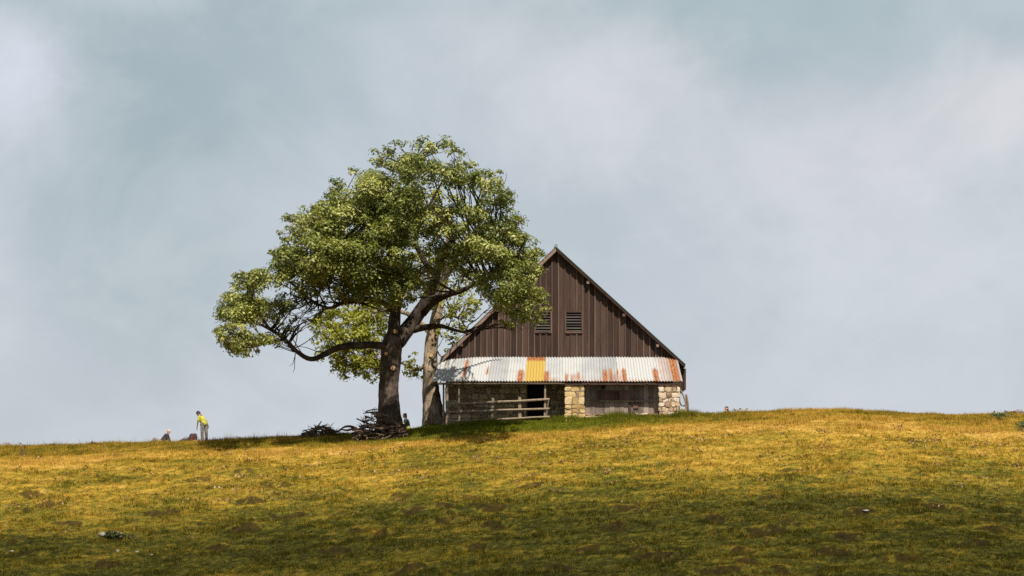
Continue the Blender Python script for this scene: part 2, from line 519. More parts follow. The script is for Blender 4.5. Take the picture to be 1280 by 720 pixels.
def blades(N, ylo, yhi, hmin, hmax, wid, thr=None, lean=.45, seed=0, dshift=0.0):
    r = np.random.default_rng(seed)
    nt = N // 5
    cy = ylo + (yhi - ylo) * r.random(nt)
    cx = (r.random(nt) * 2 - 1) * (cy * .186 + 1.5)
    z, d, b, l, h = fields(cx, cy)
    keep = r.random(nt) > b * .74
    keep &= ~((cx > HX0) & (cx < HX1) & (cy > 144.75 + .25 * r.random(nt)))
    if thr is not None:
        keep &= thr(cx, cy, r)
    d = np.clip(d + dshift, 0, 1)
    cx, cy, d, b, l = cx[keep], cy[keep], d[keep], b[keep], l[keep]
    nt = len(cx)
    x = np.repeat(cx, 5) + r.normal(0, .055, nt * 5); y = np.repeat(cy, 5) + r.normal(0, .055, nt * 5)
    z = fields(x, y)[0] - .012
    tone = np.clip(np.repeat(r.random(nt), 5) * .7 + r.random(nt * 5) * .3, 0, 1)
    n = nt * 5
    tall = .75 + .9 * sstep(-.1, .5, noise2(x * .45, y * .8, 77)) + .3 * noise2(x * 1.6, y * 2.2, 78)
    hgt = (hmin + (hmax - hmin) * r.random(n)) * tall
    a = r.random(n) * 6.283; w = wid * (.7 + .6 * r.random(n))
    la = r.random(n) * 6.283; ln = hgt * lean * r.random(n) * 1.6
    p0 = np.stack([x - np.cos(a) * w / 2, y - np.sin(a) * w / 2, z], 1)
    p1 = np.stack([x + np.cos(a) * w / 2, y + np.sin(a) * w / 2, z], 1)
    p2 = np.stack([x + np.cos(la) * ln, y + np.sin(la) * ln, z + hgt], 1)
    V = np.stack([p0, p1, p2], 1).reshape(-1, 3)
    rep = lambda q: np.repeat(np.repeat(q, 5), 3)
    return V, {'dry': rep(d), 'bare': rep(b), 'lush': rep(l), 'tone': np.repeat(tone, 3)}


def join(parts):
    V = np.concatenate([p[0] for p in parts])
    A = {k: np.concatenate([p[1][k] for p in parts]) for k in parts[0][1]}
    return V, A


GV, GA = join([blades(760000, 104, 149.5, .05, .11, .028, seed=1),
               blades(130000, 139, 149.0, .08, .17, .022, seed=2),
               blades(330000, 104, 145, .08, .17, .030, seed=4, dshift=-.42, thr=lambda x, y, r: noise2(x * 2.3, y * 4.2, 61) + .6 * noise2(x * 5.5, y * 9, 62) > .50),  # darker streaks: shaded sides of hummocks put into the blade colour
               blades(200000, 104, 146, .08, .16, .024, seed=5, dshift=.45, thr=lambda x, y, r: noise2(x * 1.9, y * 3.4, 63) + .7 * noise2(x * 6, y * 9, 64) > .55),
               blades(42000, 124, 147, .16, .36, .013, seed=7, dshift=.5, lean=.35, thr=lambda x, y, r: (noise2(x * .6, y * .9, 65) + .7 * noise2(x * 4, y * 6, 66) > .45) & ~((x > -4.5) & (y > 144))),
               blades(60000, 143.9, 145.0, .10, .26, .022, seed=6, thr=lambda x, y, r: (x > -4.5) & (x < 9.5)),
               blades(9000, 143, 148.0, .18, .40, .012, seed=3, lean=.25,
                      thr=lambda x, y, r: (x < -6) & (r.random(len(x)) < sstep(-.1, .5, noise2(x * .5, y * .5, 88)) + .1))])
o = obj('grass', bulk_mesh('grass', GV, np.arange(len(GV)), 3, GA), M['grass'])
tag(o, 'short yellow green grass covering the hillside', kind='stuff')


# leaf scatter helper: quads shaped like leaves
def leaf_quads(c, nrm, L, W, r):
    n = len(c)
    rv = r.normal(size=(n, 3)); tg = np.cross(nrm, rv); tg /= np.linalg.norm(tg, axis=1)[:, None] + 1e-9
    bt = np.cross(nrm, tg)
    L = L[:, None]; W = W[:, None]
    fold = nrm * W * .28
    V = np.stack([c - tg * L * .5, c - bt * W * .5 + tg * L * .06 + fold, c + tg * L * .5, c + bt * W * .5 + tg * L * .06 + fold], 1).reshape(-1, 3)
    return V


# dry weeds: brown dead leaf clusters on the upper slope
def make_weeds():
    r = np.random.default_rng(9)
    cs = []; ns = []; ls = []; hu = []
    k = 0
    while k < 330:
        Y = 121 + 26 * r.random(); X = (r.random() * 2 - 1) * Y * .184
        dens = .25 + sstep(0, .45, noise2(np.array([X * .28]), np.array([Y * .5]), 55)[0])
        if abs(Y - 133.5) > 5: dens *= .30
        if Y > 140 and -12 < X: dens *= .1
        if HX0 - .3 < X < HX1 and Y > 144.5: continue
        if r.random() > dens: continue
        k += 1
        m = int(r.integers(4, 16)); z0 = ground_z(X, Y); sp = r.uniform(.12, .5); hh = r.uniform(.08, .26)
        for q in range(m):
            cs.append((X + r.normal() * sp, Y + r.normal() * sp * .6, z0 + .04 + hh * r.random()))
            v = r.normal(size=3); v[1] -= .8; ns.append(v / np.linalg.norm(v)); ls.append(r.uniform(.07, .17))
            hu.append(r.random())
    cs = np.array(cs); ns = np.array(ns); ls = np.array(ls)
    V = leaf_quads(cs, ns, ls, ls * .5, r)
    return bulk_mesh('dry_weeds', V, np.arange(len(V)), 4, {'tone': np.repeat(r.random(len(cs)), 4), 'hue': np.repeat(np.array(hu), 4)})


o = obj('dry_weeds', make_weeds(), M['weed']); tag(o, 'brown withered weed leaves dotted over the pasture', kind='stuff')

# ------------------------------------------------------------------ rocks, plants on the slope
def hill_point(px, py):
    ys = np.arange(104, 149, 0.03); xs = (px - 640) * ys / F
    g = fields(xs, ys)[0] - (HZ - py) * ys / F
    i = int(np.argmax(g > 0))
    return xs[i], ys[i], ground_z(xs[i], ys[i])


def rock(px, py, w, h, label, mat='rock', nm='rock', seed=1):
    random.seed(seed)
    x, y, z = hill_point(px, py)
    mb = MB(); mb.blob((x, y, z + h * .25), w / 2, w * .4, h * .75, .22, n=9, m=6)
    o = mb.build(nm, M[mat]); o.data.polygons.foreach_set('use_smooth', [True] * len(o.data.polygons))
    # put the origin at its base
    for v in o.data.vertices: v.co -= Vector((x, y, z))
    o.location = (x, y, z)
    return tag(o, label, 'rock' if nm == 'rock' else nm.split('_')[-1], 'pale rocks in the lower grass' if nm == 'rock' else None)


rock(128, 670, .36, .15, 'largest pale rock, beside the dark tussock in the lower grass', seed=1)

rock(147, 690, .15, .08, 'small grey white rock, left of the row below the dark tussock', seed=3)
rock(171, 691, .17, .08, 'small rounded pale rock, middle of the row below the dark tussock', seed=4)
rock(189, 695, .24, .08, 'flat whitest rock, right end of the row below the dark tussock', seed=5)
rock(15, 690, .22, .07, 'flat pale rock lying alone near the left edge of the pasture', seed=6)
rock(1082, 639, .30, .06, 'flat pale rock alone on the right part of the slope', seed=7)


def crest_z(px):
    return (HZ - np.interp(px, _dx, _dy)) * CRY / F


def crest_stone():
    random.seed(8)
    Y = 146.6; x = (934 - 640) * Y / F; z = ground_z(x, Y)
    mb = MB(); mb.blob((0, 0, .1), .14, .12, .17, .15, n=9, m=6)
    o = mb.build('rock', M['rock']); o.location = (x, Y, z)
    tag(o, 'small white rock on the skyline right of the stone barn', 'rock')


crest_stone()


def plant(px, Y, w, h, label, mat, nm, n, seed):
    r = np.random.default_rng(seed); random.seed(seed)
    x = (px - 640) * Y / F; z = ground_z(x, Y)
    root = empty(nm, (x, Y, z), label, nm.split('_')[-1])
    mb = MB(); tips = []
    for k in range(9):
        a = random.uniform(0, 6.28); rr = w * .5 * random.uniform(.3, 1)
        e = Vector((x + rr * math.cos(a), Y + rr * math.sin(a) * .7, z + h * random.uniform(.6, 1)))
        mb.tube([(x + .2 * rr * math.cos(a), Y, z - .03), ((x + e.x) / 2, (Y + e.y) / 2, z + h * .6), e], [.012, .009, .004], 5)
        tips.append(e)
    mb.build('stems', M['logwood'], root)
    c = np.array([tuple(random.choice(tips)) for _ in range(n)]) + r.normal(size=(n, 3)) * np.array([w * .14, w * .12, h * .2])
    c[:, 2] = np.maximum(c[:, 2], z + .02)
    nr = r.normal(size=(n, 3)) + np.array([.2, -.5, .8]); nr /= np.linalg.norm(nr, axis=1)[:, None]
    L = r.uniform(.09, .2, n)
    V = leaf_quads(c, nr, L, L * .42, r)
    obj('leaves', bulk_mesh('leaves', V, np.arange(len(V)), 4, {'tone': np.repeat(r.random(n), 4), 'hue': np.repeat(r.random(n), 4)}), M[mat], root)


plant(1248, 143.2, 1.1, .30, 'low blue green thistle patch near the right end of the ridge', 'thistle', 'thistle_plant', 130, 3)
plant(1276, 139.6, 1.0, .42, 'blue green thistle clump cut by the right edge, lower than the ridge', 'thistle', 'thistle_plant', 130, 4)
plant(1266, 147.2, 1.0, .2, 'dark brown withered clump on the skyline at far right', 'weed', 'withered_plant', 120, 5)
plant(147, hill_point(147, 674)[1], .9, .22, 'low dark green tussock beside the largest pale rock, lower left', 'darkleaf', 'grass_tussock', 420, 12)
plant(28, 141.5, .35, .55, 'short dry stalk with dead leaves near the left edge of ridge', 'weed', 'withered_plant', 26, 6)

# ------------------------------------------------------------------ the barn
YA, YP, YG, YV, YB = 144.9, 145.05, 147.0, 146.72, 160.0


def X(px, Y): return (px - 640) * Y / F
def Z(py, Y): return (HZ - py) * Y / F


house = empty('stone_barn', (X(702, YG), YG, ground_z(X(702, YG), 144.5)), 'old barn with dark board gable and rusty white tin awning over stone pillars', 'barn')
gxl, gxr = X(556.5, YG), X(850, YG)
apx, apz = X(695, YV), Z(308, YV)
lx, lz = X(551, YV), Z(447.5, YV)
rx, rz = X(856.5, YV), Z(454.5, YV)


def zroof(x):
    return apz - (apx - x) * (apz - lz) / (apx - lx) if x < apx else apz - (x - apx) * (apz - rz) / (rx - apx)


gbase = Z(452, YG)
# boards
random.seed(21)
wins = [(X(668, YG), X(690, YG), Z(416.5, YG), Z(389, YG)), (X(706, YG), X(728.5, YG), Z(416.5, YG), Z(389, YG))]
edges = [gxl]
stops = sorted([w[0] for w in wins] + [w[1] for w in wins] + [gxr])
for st in stops:
    a = edges[-1]; n = max(1, round((st - a) / .305))
    for k in range(1, n + 1): edges.append(a + (st - a) * k / n)
bd = MB(); bt = MB()
for a, b in zip(edges[:-1], edges[1:]):
    mid = (a + b) / 2; tone = random.random(); d = random.uniform(0, .018)
    segs = [(gbase, None)]
    for w in wins:
        if w[0] - .01 < mid < w[1] + .01: segs = [(gbase, w[2]), (w[3], None)]
    cut = 0.12
    for z0, z1 in segs:
        if z1 is None:
            za = zroof(a) - cut; zb = zroof(b) - cut
            if max(za, zb) < z0 + .05: continue
            pts = [(a + .003, z0), (b - .003, z0), (b - .003, max(zb, z0 + .01)), (a + .003, max(za, z0 + .01))]
            if a < apx < b: pts.insert(3, (apx, zroof(apx) - cut))
        else:
            pts = [(a + .003, z0), (b - .003, z0), (b - .003, z1), (a + .003, z1)]
        bd.prism(pts, YG - d, YG + .04, tone)
for e in edges[1:-1]:
    top = zroof(e) - cut - .02
    if top < gbase + .1: continue
    segs = [(gbase, top)]
    for w in wins:
        if w[0] + .02 < e < w[1] - .02: segs = [(gbase, w[2]), (w[3], top)]
    tone = random.random()
    for z0, z1 in segs: bt.box(e - .035, e + .035, YG - .06, YG - .022, z0 + .002, z1, tone)
gw = bd.build('gable_wall', M['board'], house)
gw['label'] = 'dark brown vertical board gable with pale battens'
bt.build('battens', M['batten'], gw)
for (a, b, z0, z1) in wins:
    fr = MB(); fw = .07
    fr.box(a, a + fw, YG - .09, YG + .1, z0, z1); fr.box(b - fw, b, YG - .09, YG + .1, z0, z1)
    fr.box(a + fw, b - fw, YG - .09, YG + .1, z0, z0 + fw); fr.box(a + fw, b - fw, YG - .09, YG + .1, z1 - fw, z1)
    wo = fr.build('louvre_window', M['shutter'], house)
    sl = MB(); n = 7
    for k in range(n):
        zc = z0 + fw + (z1 - z0 - 2 * fw) * (k + .5) / n
        sl.hexa([(a + fw, YG - .05, zc - .06), (b - fw, YG - .05, zc - .06), (b - fw, YG + .03, zc + .01), (a + fw, YG + .03, zc + .01),
                 (a + fw, YG - .05, zc - .035), (b - fw, YG - .05, zc - .035), (b - fw, YG + .03, zc + .035), (a + fw, YG + .03, zc + .035)])
    sl.build('slats', M['louvre'], wo)
    bk = MB(); bk.box(a + fw + .004, b - fw - .004, YG + .06, YG + .09, z0 + fw + .004, z1 - fw - .004); bk.build('dark_backing', M['dark'], wo)
# roof slabs
th = .13
rf = MB()
rf.add([(lx, YV, lz), (apx, YV, apz), (apx, YV, apz - th * 1.4), (lx, YV, lz - th * 1.4), (lx, YB, lz), (apx, YB, apz), (apx, YB, apz - th * 1.4), (lx, YB, lz - th * 1.4)],
       [(0, 1, 2, 3), (7, 6, 5, 4), (0, 4, 5, 1), (1, 5, 6, 2), (2, 6, 7, 3), (3, 7, 4, 0)])
rf.add([(apx + .002, YV, apz), (rx, YV, rz), (rx, YV, rz - th * 1.4), (apx + .002, YV, apz - th * 1.4), (apx + .002, YB, apz), (rx, YB, rz), (rx, YB, rz - th * 1.4), (apx + .002, YB, apz - th * 1.4)],
       [(0, 1, 2, 3), (7, 6, 5, 4), (0, 4, 5, 1), (1, 5, 6, 2), (2, 6, 7, 3), (3, 7, 4, 0)])
roof = rf.build('roof', M['roof'], house)


def verge(x0, z0, x1, z1, drop, h, y0, y1, mat, nm):
    mb = MB()
    mb.hexa([(x0, y0, z0 - drop - h), (x1, y0, z1 - drop - h), (x1, y1, z1 - drop - h), (x0, y1, z0 - drop - h),
             (x0, y0, z0 - drop), (x1, y0, z1 - drop), (x1, y1, z1 - drop), (x0, y1, z0 - drop)])
    return mb.build(nm, M[mat], roof)


verge(lx + .02, lz + .02, apx, apz, .03, .24, YV - .045, YV - .004, 'verge', 'verge_board')
verge(apx + .003, apz, rx - .02, rz + .02, .03, .20, YV - .045, YV - .004, 'board', 'verge_board')
verge(apx + .003, apz, rx + .02, rz - .02, -.004, .035, YV - .07, YV + .3, 'flash', 'verge_flashing')
verge(lx - .02, lz - .02, apx - .003, apz, -.004, .035, YV - .07, YV + .3, 'roof', 'verge_flashing')
rc = MB(); rc.tube([(apx, YV - .09, apz + .03), (apx, YB, apz + .03)], [.09, .09], 8); rc.build('ridge_cap', M['flash'], roof)
pu = MB()
for (px, side) in ((577, 0), (622, 0), (668, 0), (735, 1), (780, 1), (822, 1)):
    x = X(px, YV); z = zroof(x) - .36
    o = MB(); o.box(x - .07, x + .07, YV - .02, YG - .065, z - .07, z + .07); o.build('purlin_end', M['verge'], roof)

# awning sheets
random.seed(33)
RUST = [(790, 40, -.1, .12, .6), (835, 14, -.2, 1.2, .5), (690, 14, -.1, .2, .6), (770, 16, -.1, .38, .58), (720, 14, -.1, .34, .55), (660, 60, -.1, .05, .5), (578, 2.5, .12, .95, 1), (607, 2, .25, .62, .9), (650, 5, -.1, .5, .95), (683, 4.5, -.1, .46, .9), (708, 3, -.1, .35, .8), (715, 3, -.1, .28, .7), (723, 2, .0, .42, .8), (730, 3, -.1, .2, .5),
        (748, 10, -.1, .09, .8), (757, 4, -.1, .5, .95), (764, 2.5, -.1, .55, .9), (773, 1.6, .22, .52, .9), (781, 3.5, -.1, .55, .95), (789, 3, -.1, .22, .5), (808, 3, -.1, .3, .3),
        (821, 4, -.1, .55, 1), (846, 6, -.2, 1.2, 1), (837, 4, -.2, .95, .5), (595, 12, .9, 1.2, .45), (640, 10, -.1, .05, .6)]
aw = empty('awning', (X(700, YG), YG, Z(446, YG)), 'x', 'x')
del aw['label']; del aw['category']
aw.parent = house; aw.matrix_parent_inverse = Matrix.Translation(-Vector(house.location))
eb = [540, 562, 586, 609, 633, 656, 680, 703, 727, 750, 773, 796, 820, 837, 853]


def top_px(u): return 549 + (846 - 549) * u


pb0 = Vector((0, YA, Z(476.5, YA))); yt = YG - .07
for i in range(len(eb) - 1):
    a, b = eb[i], eb[i + 1]
    nu = max(8, int((b - a) / F * YA / .0155)); nv = 16
    vs = []; rust = []
    lift = .006 * (i % 2)
    ext = random.uniform(-.02, .02)
    for j in range(nv + 1):
        v = j / nv
        for k in range(nu + 1):
            pxb = a + (b - a) * k / nu + (.3 if k == nu else 0)
            u = (pxb - 540) / 313.0
            xb = X(pxb, YA); xt = X(top_px(u), yt)
            tz = Z(446.5 + 3.5 * max(0, 1 - u / .16), yt)
            x = xb + (xt - xb) * v
            y = YA + (yt - YA) * v - (ext if v == 0 else 0)
            z = pb0.z + (tz - pb0.z) * v
            cr = .027 * math.sin(2 * math.pi * xb / .15)
            # small dents
            cr += .012 * math.sin(xb * 2.3 + v * 5) * math.sin(v * 7 + i)
            vs.append((x, y - cr * .5, z + cr * .85 + lift))
            rr = 0
            for (cx, hw, v0, v1, s) in RUST:
                g = math.exp(-((pxb - cx) / hw) ** 2 * .8)
                e = 1 / (1 + math.exp(-(v - v0) / .03)) * (1 / (1 + math.exp((v - v1) / .05)))
                rr = max(rr, g * e * s)
            if i == 5 and v > .8: rr = max(rr, (v - .8) / .1)
            rust.append(rr)
    fs = [(j * (nu + 1) + k, j * (nu + 1) + k + 1, (j + 1) * (nu + 1) + k + 1, (j + 1) * (nu + 1) + k) for j in range(nv) for k in range(nu)]
    # underside for thickness
    n0 = len(vs)
    vs2 = vs + [(x, y + .004, z - .008) for x, y, z in vs]
    fs2 = fs + [tuple(q + n0 for q in f[::-1]) for f in fs]
    fs2 += [(k, k + n0, k + 1 + n0, k + 1) for k in range(nu)]
    me = bpy.data.meshes.new('tin_sheet'); me.from_pydata(vs2, [], fs2)
    at_ = me.attributes.new('rust', 'FLOAT', 'POINT'); at_.data.foreach_set('value', np.array(rust + rust, np.float32))
    at_ = me.attributes.new('tone', 'FLOAT', 'POINT'); at_.data.foreach_set('value', np.full(len(vs2), random.random(), np.float32))
    me.update()
    o = obj('tin_sheet', me, M['yellow_tin' if i == 5 else 'tin'], aw, True)
    if i == 5: o['label'] = 'yellow corrugated sheet with a rusty top edge'
    if i == 13: o['label'] = 'end sheet streaked orange with rust'
o = MB(); o.tube([(X(546, YA), YA + .10, Z(479.6, YA)), (X(640, YA), YA + .10, Z(479.0, YA)), (X(706, YA), YA + .10, Z(479.2, YA))], [.055, .06, .055], 8, .1); o.build('eaves_pole', M['greywood'], aw)
o = MB(); o.box(X(706, YA) + .01, X(850, YA), YA + .06, YA + .16, Z(481, YA), Z(477.8, YA)); o.build('eaves_beam', M['board'], aw)
for k in range(9):   # rafters carrying the sheets
    pxb = 550 + k * 37; u = (pxb - 540) / 313
    o = MB(); o.tube([(X(pxb, YA), YA + .03, Z(479.6, YA)), (X(top_px(u), yt), yt, Z(449.6, yt))], [.04, .045], 6); o.build('rafter', M['greywood'], aw)


# stone work
def stones(x0, x1, z0, z1, yf, mb, hmin=.16, hmax=.3, wmin=.2, wmax=.55, dep=.2, gap=.012, side=None):
    z = z0
    while z < z1 - .04:
        h = random.uniform(hmin, hmax)
        if z + h > z1 - hmin * .6: h = z1 - z
        x = x0 - random.uniform(0, .05)
        while x < x1 - .03:
            w = random.uniform(wmin, wmax)
            if x + w > x1 - wmin * .6: w = x1 + random.uniform(-.02, .05) - x
            p = random.uniform(.005, .05); j = lambda s=.032: random.uniform(-s, s)
            n = 8; cx, cz = x + w / 2, z + h / 2; hw, hh = w / 2 - gap, h / 2 - gap
            outl = []
            for (sx, sz) in ((-1, -1), (0, -1), (1, -1), (1, 0), (1, 1), (0, 1), (-1, 1), (-1, 0)):
                corner = .93 if sx and sz else 1.0
                outl.append((cx + sx * hw * corner + j(), cz + sz * hh * corner + j()))
            back = [(a, yf + dep, b) for a, b in outl]
            mid_ = [(a, yf - p * .3, b) for a, b in outl]
            ins = [(cx + (a - cx) * .86, yf - p + j(.012), cz + (b - cz) * .82) for a, b in outl]
            fs = []
            for q in range(n):
                q2 = (q + 1) % n
                fs.append((q, q2, n + q2, n + q)); fs.append((n + q, n + q2, 2 * n + q2, 2 * n + q))
            fs.append(tuple(range(2 * n, 3 * n)))
            mb.add(back + mid_ + ins, fs)
            x += w
        z += h


def pillar(px0, px1, top, bot, mat, Yf, dp, seed, **kw):
    random.seed(seed)
    x0, x1 = X(px0, Yf), X(px1, Yf); z0, z1 = Z(bot, Yf), Z(top, Yf)
    mb = MB(); stones(x0, x1, z0, z1, Yf, mb, **kw)
    p = mb.build('stone_pillar', M[mat], house)
    c = MB(); c.box(x0 + .03, x1 - .03, Yf - .002, Yf + dp, z0 - .3, z1); c.build('mortar_core', M['mortar'], p)
    return p


p1 = pillar(706.5, 731, 478.6, 530, 'stone', YP, 1.85, 41, hmin=.2, hmax=.42, wmin=.28, wmax=.6)
p1['label'] = 'yellowish squared stone pillar beside the open porch'
p2 = pillar(823.5, 849, 478.6, 525, 'palestone', YP, 1.85, 42, hmin=.14, hmax=.3, wmin=.16, wmax=.42)
p2['label'] = 'pale rubble stone pillar at the corner'
# plinth below the plank panel
random.seed(43); mb = MB(); stones(X(731, YP) + .04, X(823.5, YP) - .03, Z(526.5, YP), Z(516.5, YP), YP + .1, mb, .12, .2, .18, .6)
pl = mb.build('stone_plinth', M['palestone'], house)
c = MB(); c.box(X(731, YP) + .05, X(823.5, YP) - .05, YP + .13, YP + .9, Z(535, YP), Z(517.2, YP)); c.build('mortar_core', M['mortar'], pl)
# plank panel with shutter
YQ = YP + .65
random.seed(44); mb = MB(); xa, xb2 = X(731.5, YQ), X(823, YQ); n = 15
wx0, wx1, wz0, wz1 = X(748, YQ), X(788, YQ), Z(501, YQ), Z(488, YQ)
for k in range(n):
    a = xa + (xb2 - xa) * k / n; b = xa + (xb2 - xa) * (k + 1) / n - .006; d = random.uniform(0, .03); tn = random.random()
    if b > wx0 and a < wx1:
        if a < wx0 - .01: mb.box(a, wx0 - .004, YQ - d, YQ + .05, wz0 + .002, wz1 - .002, tn)
        if b > wx1 + .01: mb.box(wx1 + .004, b, YQ - d, YQ + .05, wz0 + .002, wz1 - .002, tn)
        mb.box(a, b, YQ - d, YQ + .05, Z(518.5, YQ), wz0, tn); mb.box(a, b, YQ - d, YQ + .05, wz1, Z(474, YQ), tn)
    else:
        mb.box(a, b, YQ - d, YQ + .05, Z(518.5, YQ), Z(474, YQ), tn)
pw = mb.build('plank_wall', M['panelwood'], house); pw['label'] = 'weathered grey plank wall between the two pillars'
mb = MB()
for k in range(6):
    a = wx0 + (wx1 - wx0) * k / 6; mb.box(a + .004, a + (wx1 - wx0) / 6 - .004, YQ - .055, YQ - .034, wz0 + .002, wz1, random.random())
sh = mb.build('shutter', M['shutter'], house); sh['label'] = 'dark brown plank shutter, closed'
mb = MB(); mb.box(X(749, YQ), X(817, YQ), YQ - .10, YQ - .06, Z(502.3, YQ), Z(500.6, YQ)); mb.build('rail_batten', M['greywood'], house)
mb = MB(); mb.box(X(785.5, YQ), X(788.5, YQ), YQ - .09, YQ - .058, Z(516, YQ), Z(502.6, YQ)); mb.build('dark_post', M['shutter'], house)
mb = MB(); mb.box(X(791.5, YQ), X(798, YQ), YQ - .07, YQ - .035, Z(510.5, YQ), Z(505, YQ)); hb = mb.build('hatch', M['shutter'], house); hb['label'] = 'small square rusty hatch'
mb = MB(); mb.box(X(752.5, YQ), X(756, YQ), YQ - .06, YQ - .035, Z(486.5, YQ), Z(481.5, YQ)); mb.build('vent_hole', M['dark'], house)
# room floor lintel and inner side
mb = MB(); mb.box(X(731.5, YQ), X(823, YQ), YQ - .04, YQ - .032 + .0, Z(481.5, YQ), Z(477, YQ)); mb.build('lintel', M['shutter'], house)
# porch back wall with door
YW = YG + .10
random.seed(45); mb = MB()
dz = Z(479.5, YW); bz = Z(536, YW)
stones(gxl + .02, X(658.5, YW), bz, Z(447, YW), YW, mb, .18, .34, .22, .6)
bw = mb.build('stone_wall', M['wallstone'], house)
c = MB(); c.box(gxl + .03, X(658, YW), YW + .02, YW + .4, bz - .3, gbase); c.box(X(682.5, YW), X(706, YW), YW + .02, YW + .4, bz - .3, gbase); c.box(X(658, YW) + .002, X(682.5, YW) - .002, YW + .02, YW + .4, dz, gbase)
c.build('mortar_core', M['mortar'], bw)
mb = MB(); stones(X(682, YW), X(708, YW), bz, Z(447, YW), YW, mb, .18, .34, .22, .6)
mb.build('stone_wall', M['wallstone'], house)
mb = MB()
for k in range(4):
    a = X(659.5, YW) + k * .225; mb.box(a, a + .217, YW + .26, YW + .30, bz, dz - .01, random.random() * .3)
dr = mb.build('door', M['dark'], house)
mb = MB(); mb.box(X(658, YW), X(659.6, YW), YW - .04, YW + .36, bz, dz); mb.box(X(681, YW), X(682.6, YW), YW - .04, YW + .36, bz, dz); mb.build('door_frame', M['shutter'], house)
# body: side walls and rear
mb = MB()
mb.box(gxl, gxl + .35, YG + .52, YB - .3, bz - 2.5, zroof(gxl) - .25)
mb.build('side_wall', M['mortar'], house); mb = MB()
mb.box(gxr - .35, gxr, YG + .05, YB - .3, bz - 2.5, zroof(gxr) - .25)
mb.build('side_wall', M['mortar'], house)
mb = MB(); mb.prism([(gxl, bz - 3), (gxr, bz - 3), (gxr, zroof(gxr) - .25), (apx, apz - .25), (gxl, zroof(gxl) - .25)], YB - .3, YB - .1); mb.build('rear_wall', M['board'], house)
# dark side boarding under the right eaves
mb = MB()
for k in range(3):
    a = X(849.8, YG) + k * .105; mb.box(a + .003, a + .102, YG - .05 - .01 * k, YG + 1.8, Z(491 - 2 * k, YG), zroof(a + .1) - .2, random.random())
mb.build('side_boarding', M['board'], house)
# corner posts of porch
for (px0, px1, top, yy, mat) in ((553.3, 555.6, 479, YP + .5, 'greywood'), (557.2, 560.4, 480.5, YP + .02, 'greywood')):
    mb = MB(); gz_ = ground_z(X(px0, yy), yy); mb.box(X(px0, yy), X(px1, yy), yy, yy + .13, gz_ - .3, Z(top, yy), .8); mb.build('corner_post', M[mat], house)

# ------------------------------------------------------------------ fence in the porch
random.seed(51)
YF = YP + .06
fence = empty('rail_fence', (X(620, YF), YF, ground_z(X(620, YF), YF)), 'weathered three rail wooden fence across the dark open porch', 'fence')
for (px, top, w) in ((574, 480.8, 3.1), (616, 497, 3.9), (650, 496, 4.1), (681.2, 480.8, 3.2)):
    x = X(px, YF); hw = w * YF / F / 2; gz_ = ground_z(x, YF)
    mb = MB(); tt = Z(top, YF); s = random.uniform(-.02, .02)
    mid = gz_ + 1.0 if top < 490 else tt
    if top < 490:
        mb.hexa([(x - hw, YF, gz_ - .3), (x + hw, YF, gz_ - .3), (x + hw, YF + .13, gz_ - .3), (x - hw, YF + .13, gz_ - .3), (x - hw * .62 + s, YF, tt), (x + hw * .62 + s, YF, tt), (x + hw * .62 + s, YF + .1, tt), (x - hw * .62 + s, YF + .1, tt)], .7)
    else:
        mb.hexa([(x - hw, YF, gz_ - .3), (x + hw, YF, gz_ - .3), (x + hw, YF + .14, gz_ - .3), (x - hw, YF + .14, gz_ - .3), (x - hw * .8 + s, YF, tt), (x + hw * .85 + s, YF, tt - .03), (x + hw * .85 + s, YF + .12, tt - .03), (x - hw * .8 + s, YF + .12, tt)], .75)
    mb.build('post', M['greywood'], fence)
YR = YF - .06
for (ya, yb, w) in ((505.3, 499.0, .052), (515, 510.8, .056), (526.8, 521.0, .052)):
    pts = []
    for k in range(7):
        u = k / 6; px = 561 + 126 * u
        pts.append((X(px, YR), YR, Z(ya + (yb - ya) * u + random.uniform(-.35, .35), YR)))
    mb = MB(); mb.tube(pts, [w * random.uniform(.88, 1.1) for _ in pts], 8, .08, .75); mb.build('rail', M['greywood'], fence)
mb = MB(); mb.tube([(X(686, YR), YR - .02, Z(499, YR)), (X(683.8, YR), YR, Z(512, YR)), (X(683.2, YR), YR, Z(522, YR))], [.025, .03, .03], 6); mb.build('brace', M['greywood'], fence)

# ------------------------------------------------------------------ clutter at the right corner
random.seed(52)
YC = 145.6


def stick(nm, pts, r, label, cat, mat='greywood'):
    mb = MB(); P = [(X(a, y), y, Z(b, y)) for a, b, y in pts]
    base = Vector(P[0])
    mb.tube([Vector(p) - base for p in P], r, 8, .08, .8, 3)
    o = mb.build(nm, M[mat]); o.location = base
    return tag(o, label, cat)


stick('bent_pole', [(858.0, 507, YC + .12), (852.6, 507, YC + .1), (849.6, 502, YC), (849.2, 494, YC - .05), (848.6, 480, YC - .1)], [.03, .04, .045, .045, .04], 'bent pale branch leaning on the corner pillar of the barn', 'pole')
stick('leaning_pole', [(857.6, 518, YC), (857.2, 506, YC), (854.8, 496, YC - .05), (851.2, 488, YC - .1)], [.045, .045, .045, .04], 'pale pole propped against dark side boards of the barn', 'pole')
stick('dark_branch', [(860.0, 522, YC), (859.8, 512, YC), (858.8, 501, YC), (857.6, 493, YC)], [.05, .06, .07, .04], 'dark knotty upright branch at the outer corner of the barn', 'branch', 'logwood')
mb = MB(); zz = ground_z(X(855, YC), YC)
stones(0, X(859.5, YC) - X(849.5, YC), -.1, Z(511, YC) - zz, 0, mb, .15, .25, .15, .4, .5)
o = mb.build('stone_stub', mk_stone('mossy_stone', [(.16, .15, .05), (.3, .28, .10), (.42, .38, .2), (.5, .46, .33)])); o.location = (X(849.5, YC), YC, zz)
tag(o, 'low mossy stone stub at the right foot of the barn', 'stone wall')

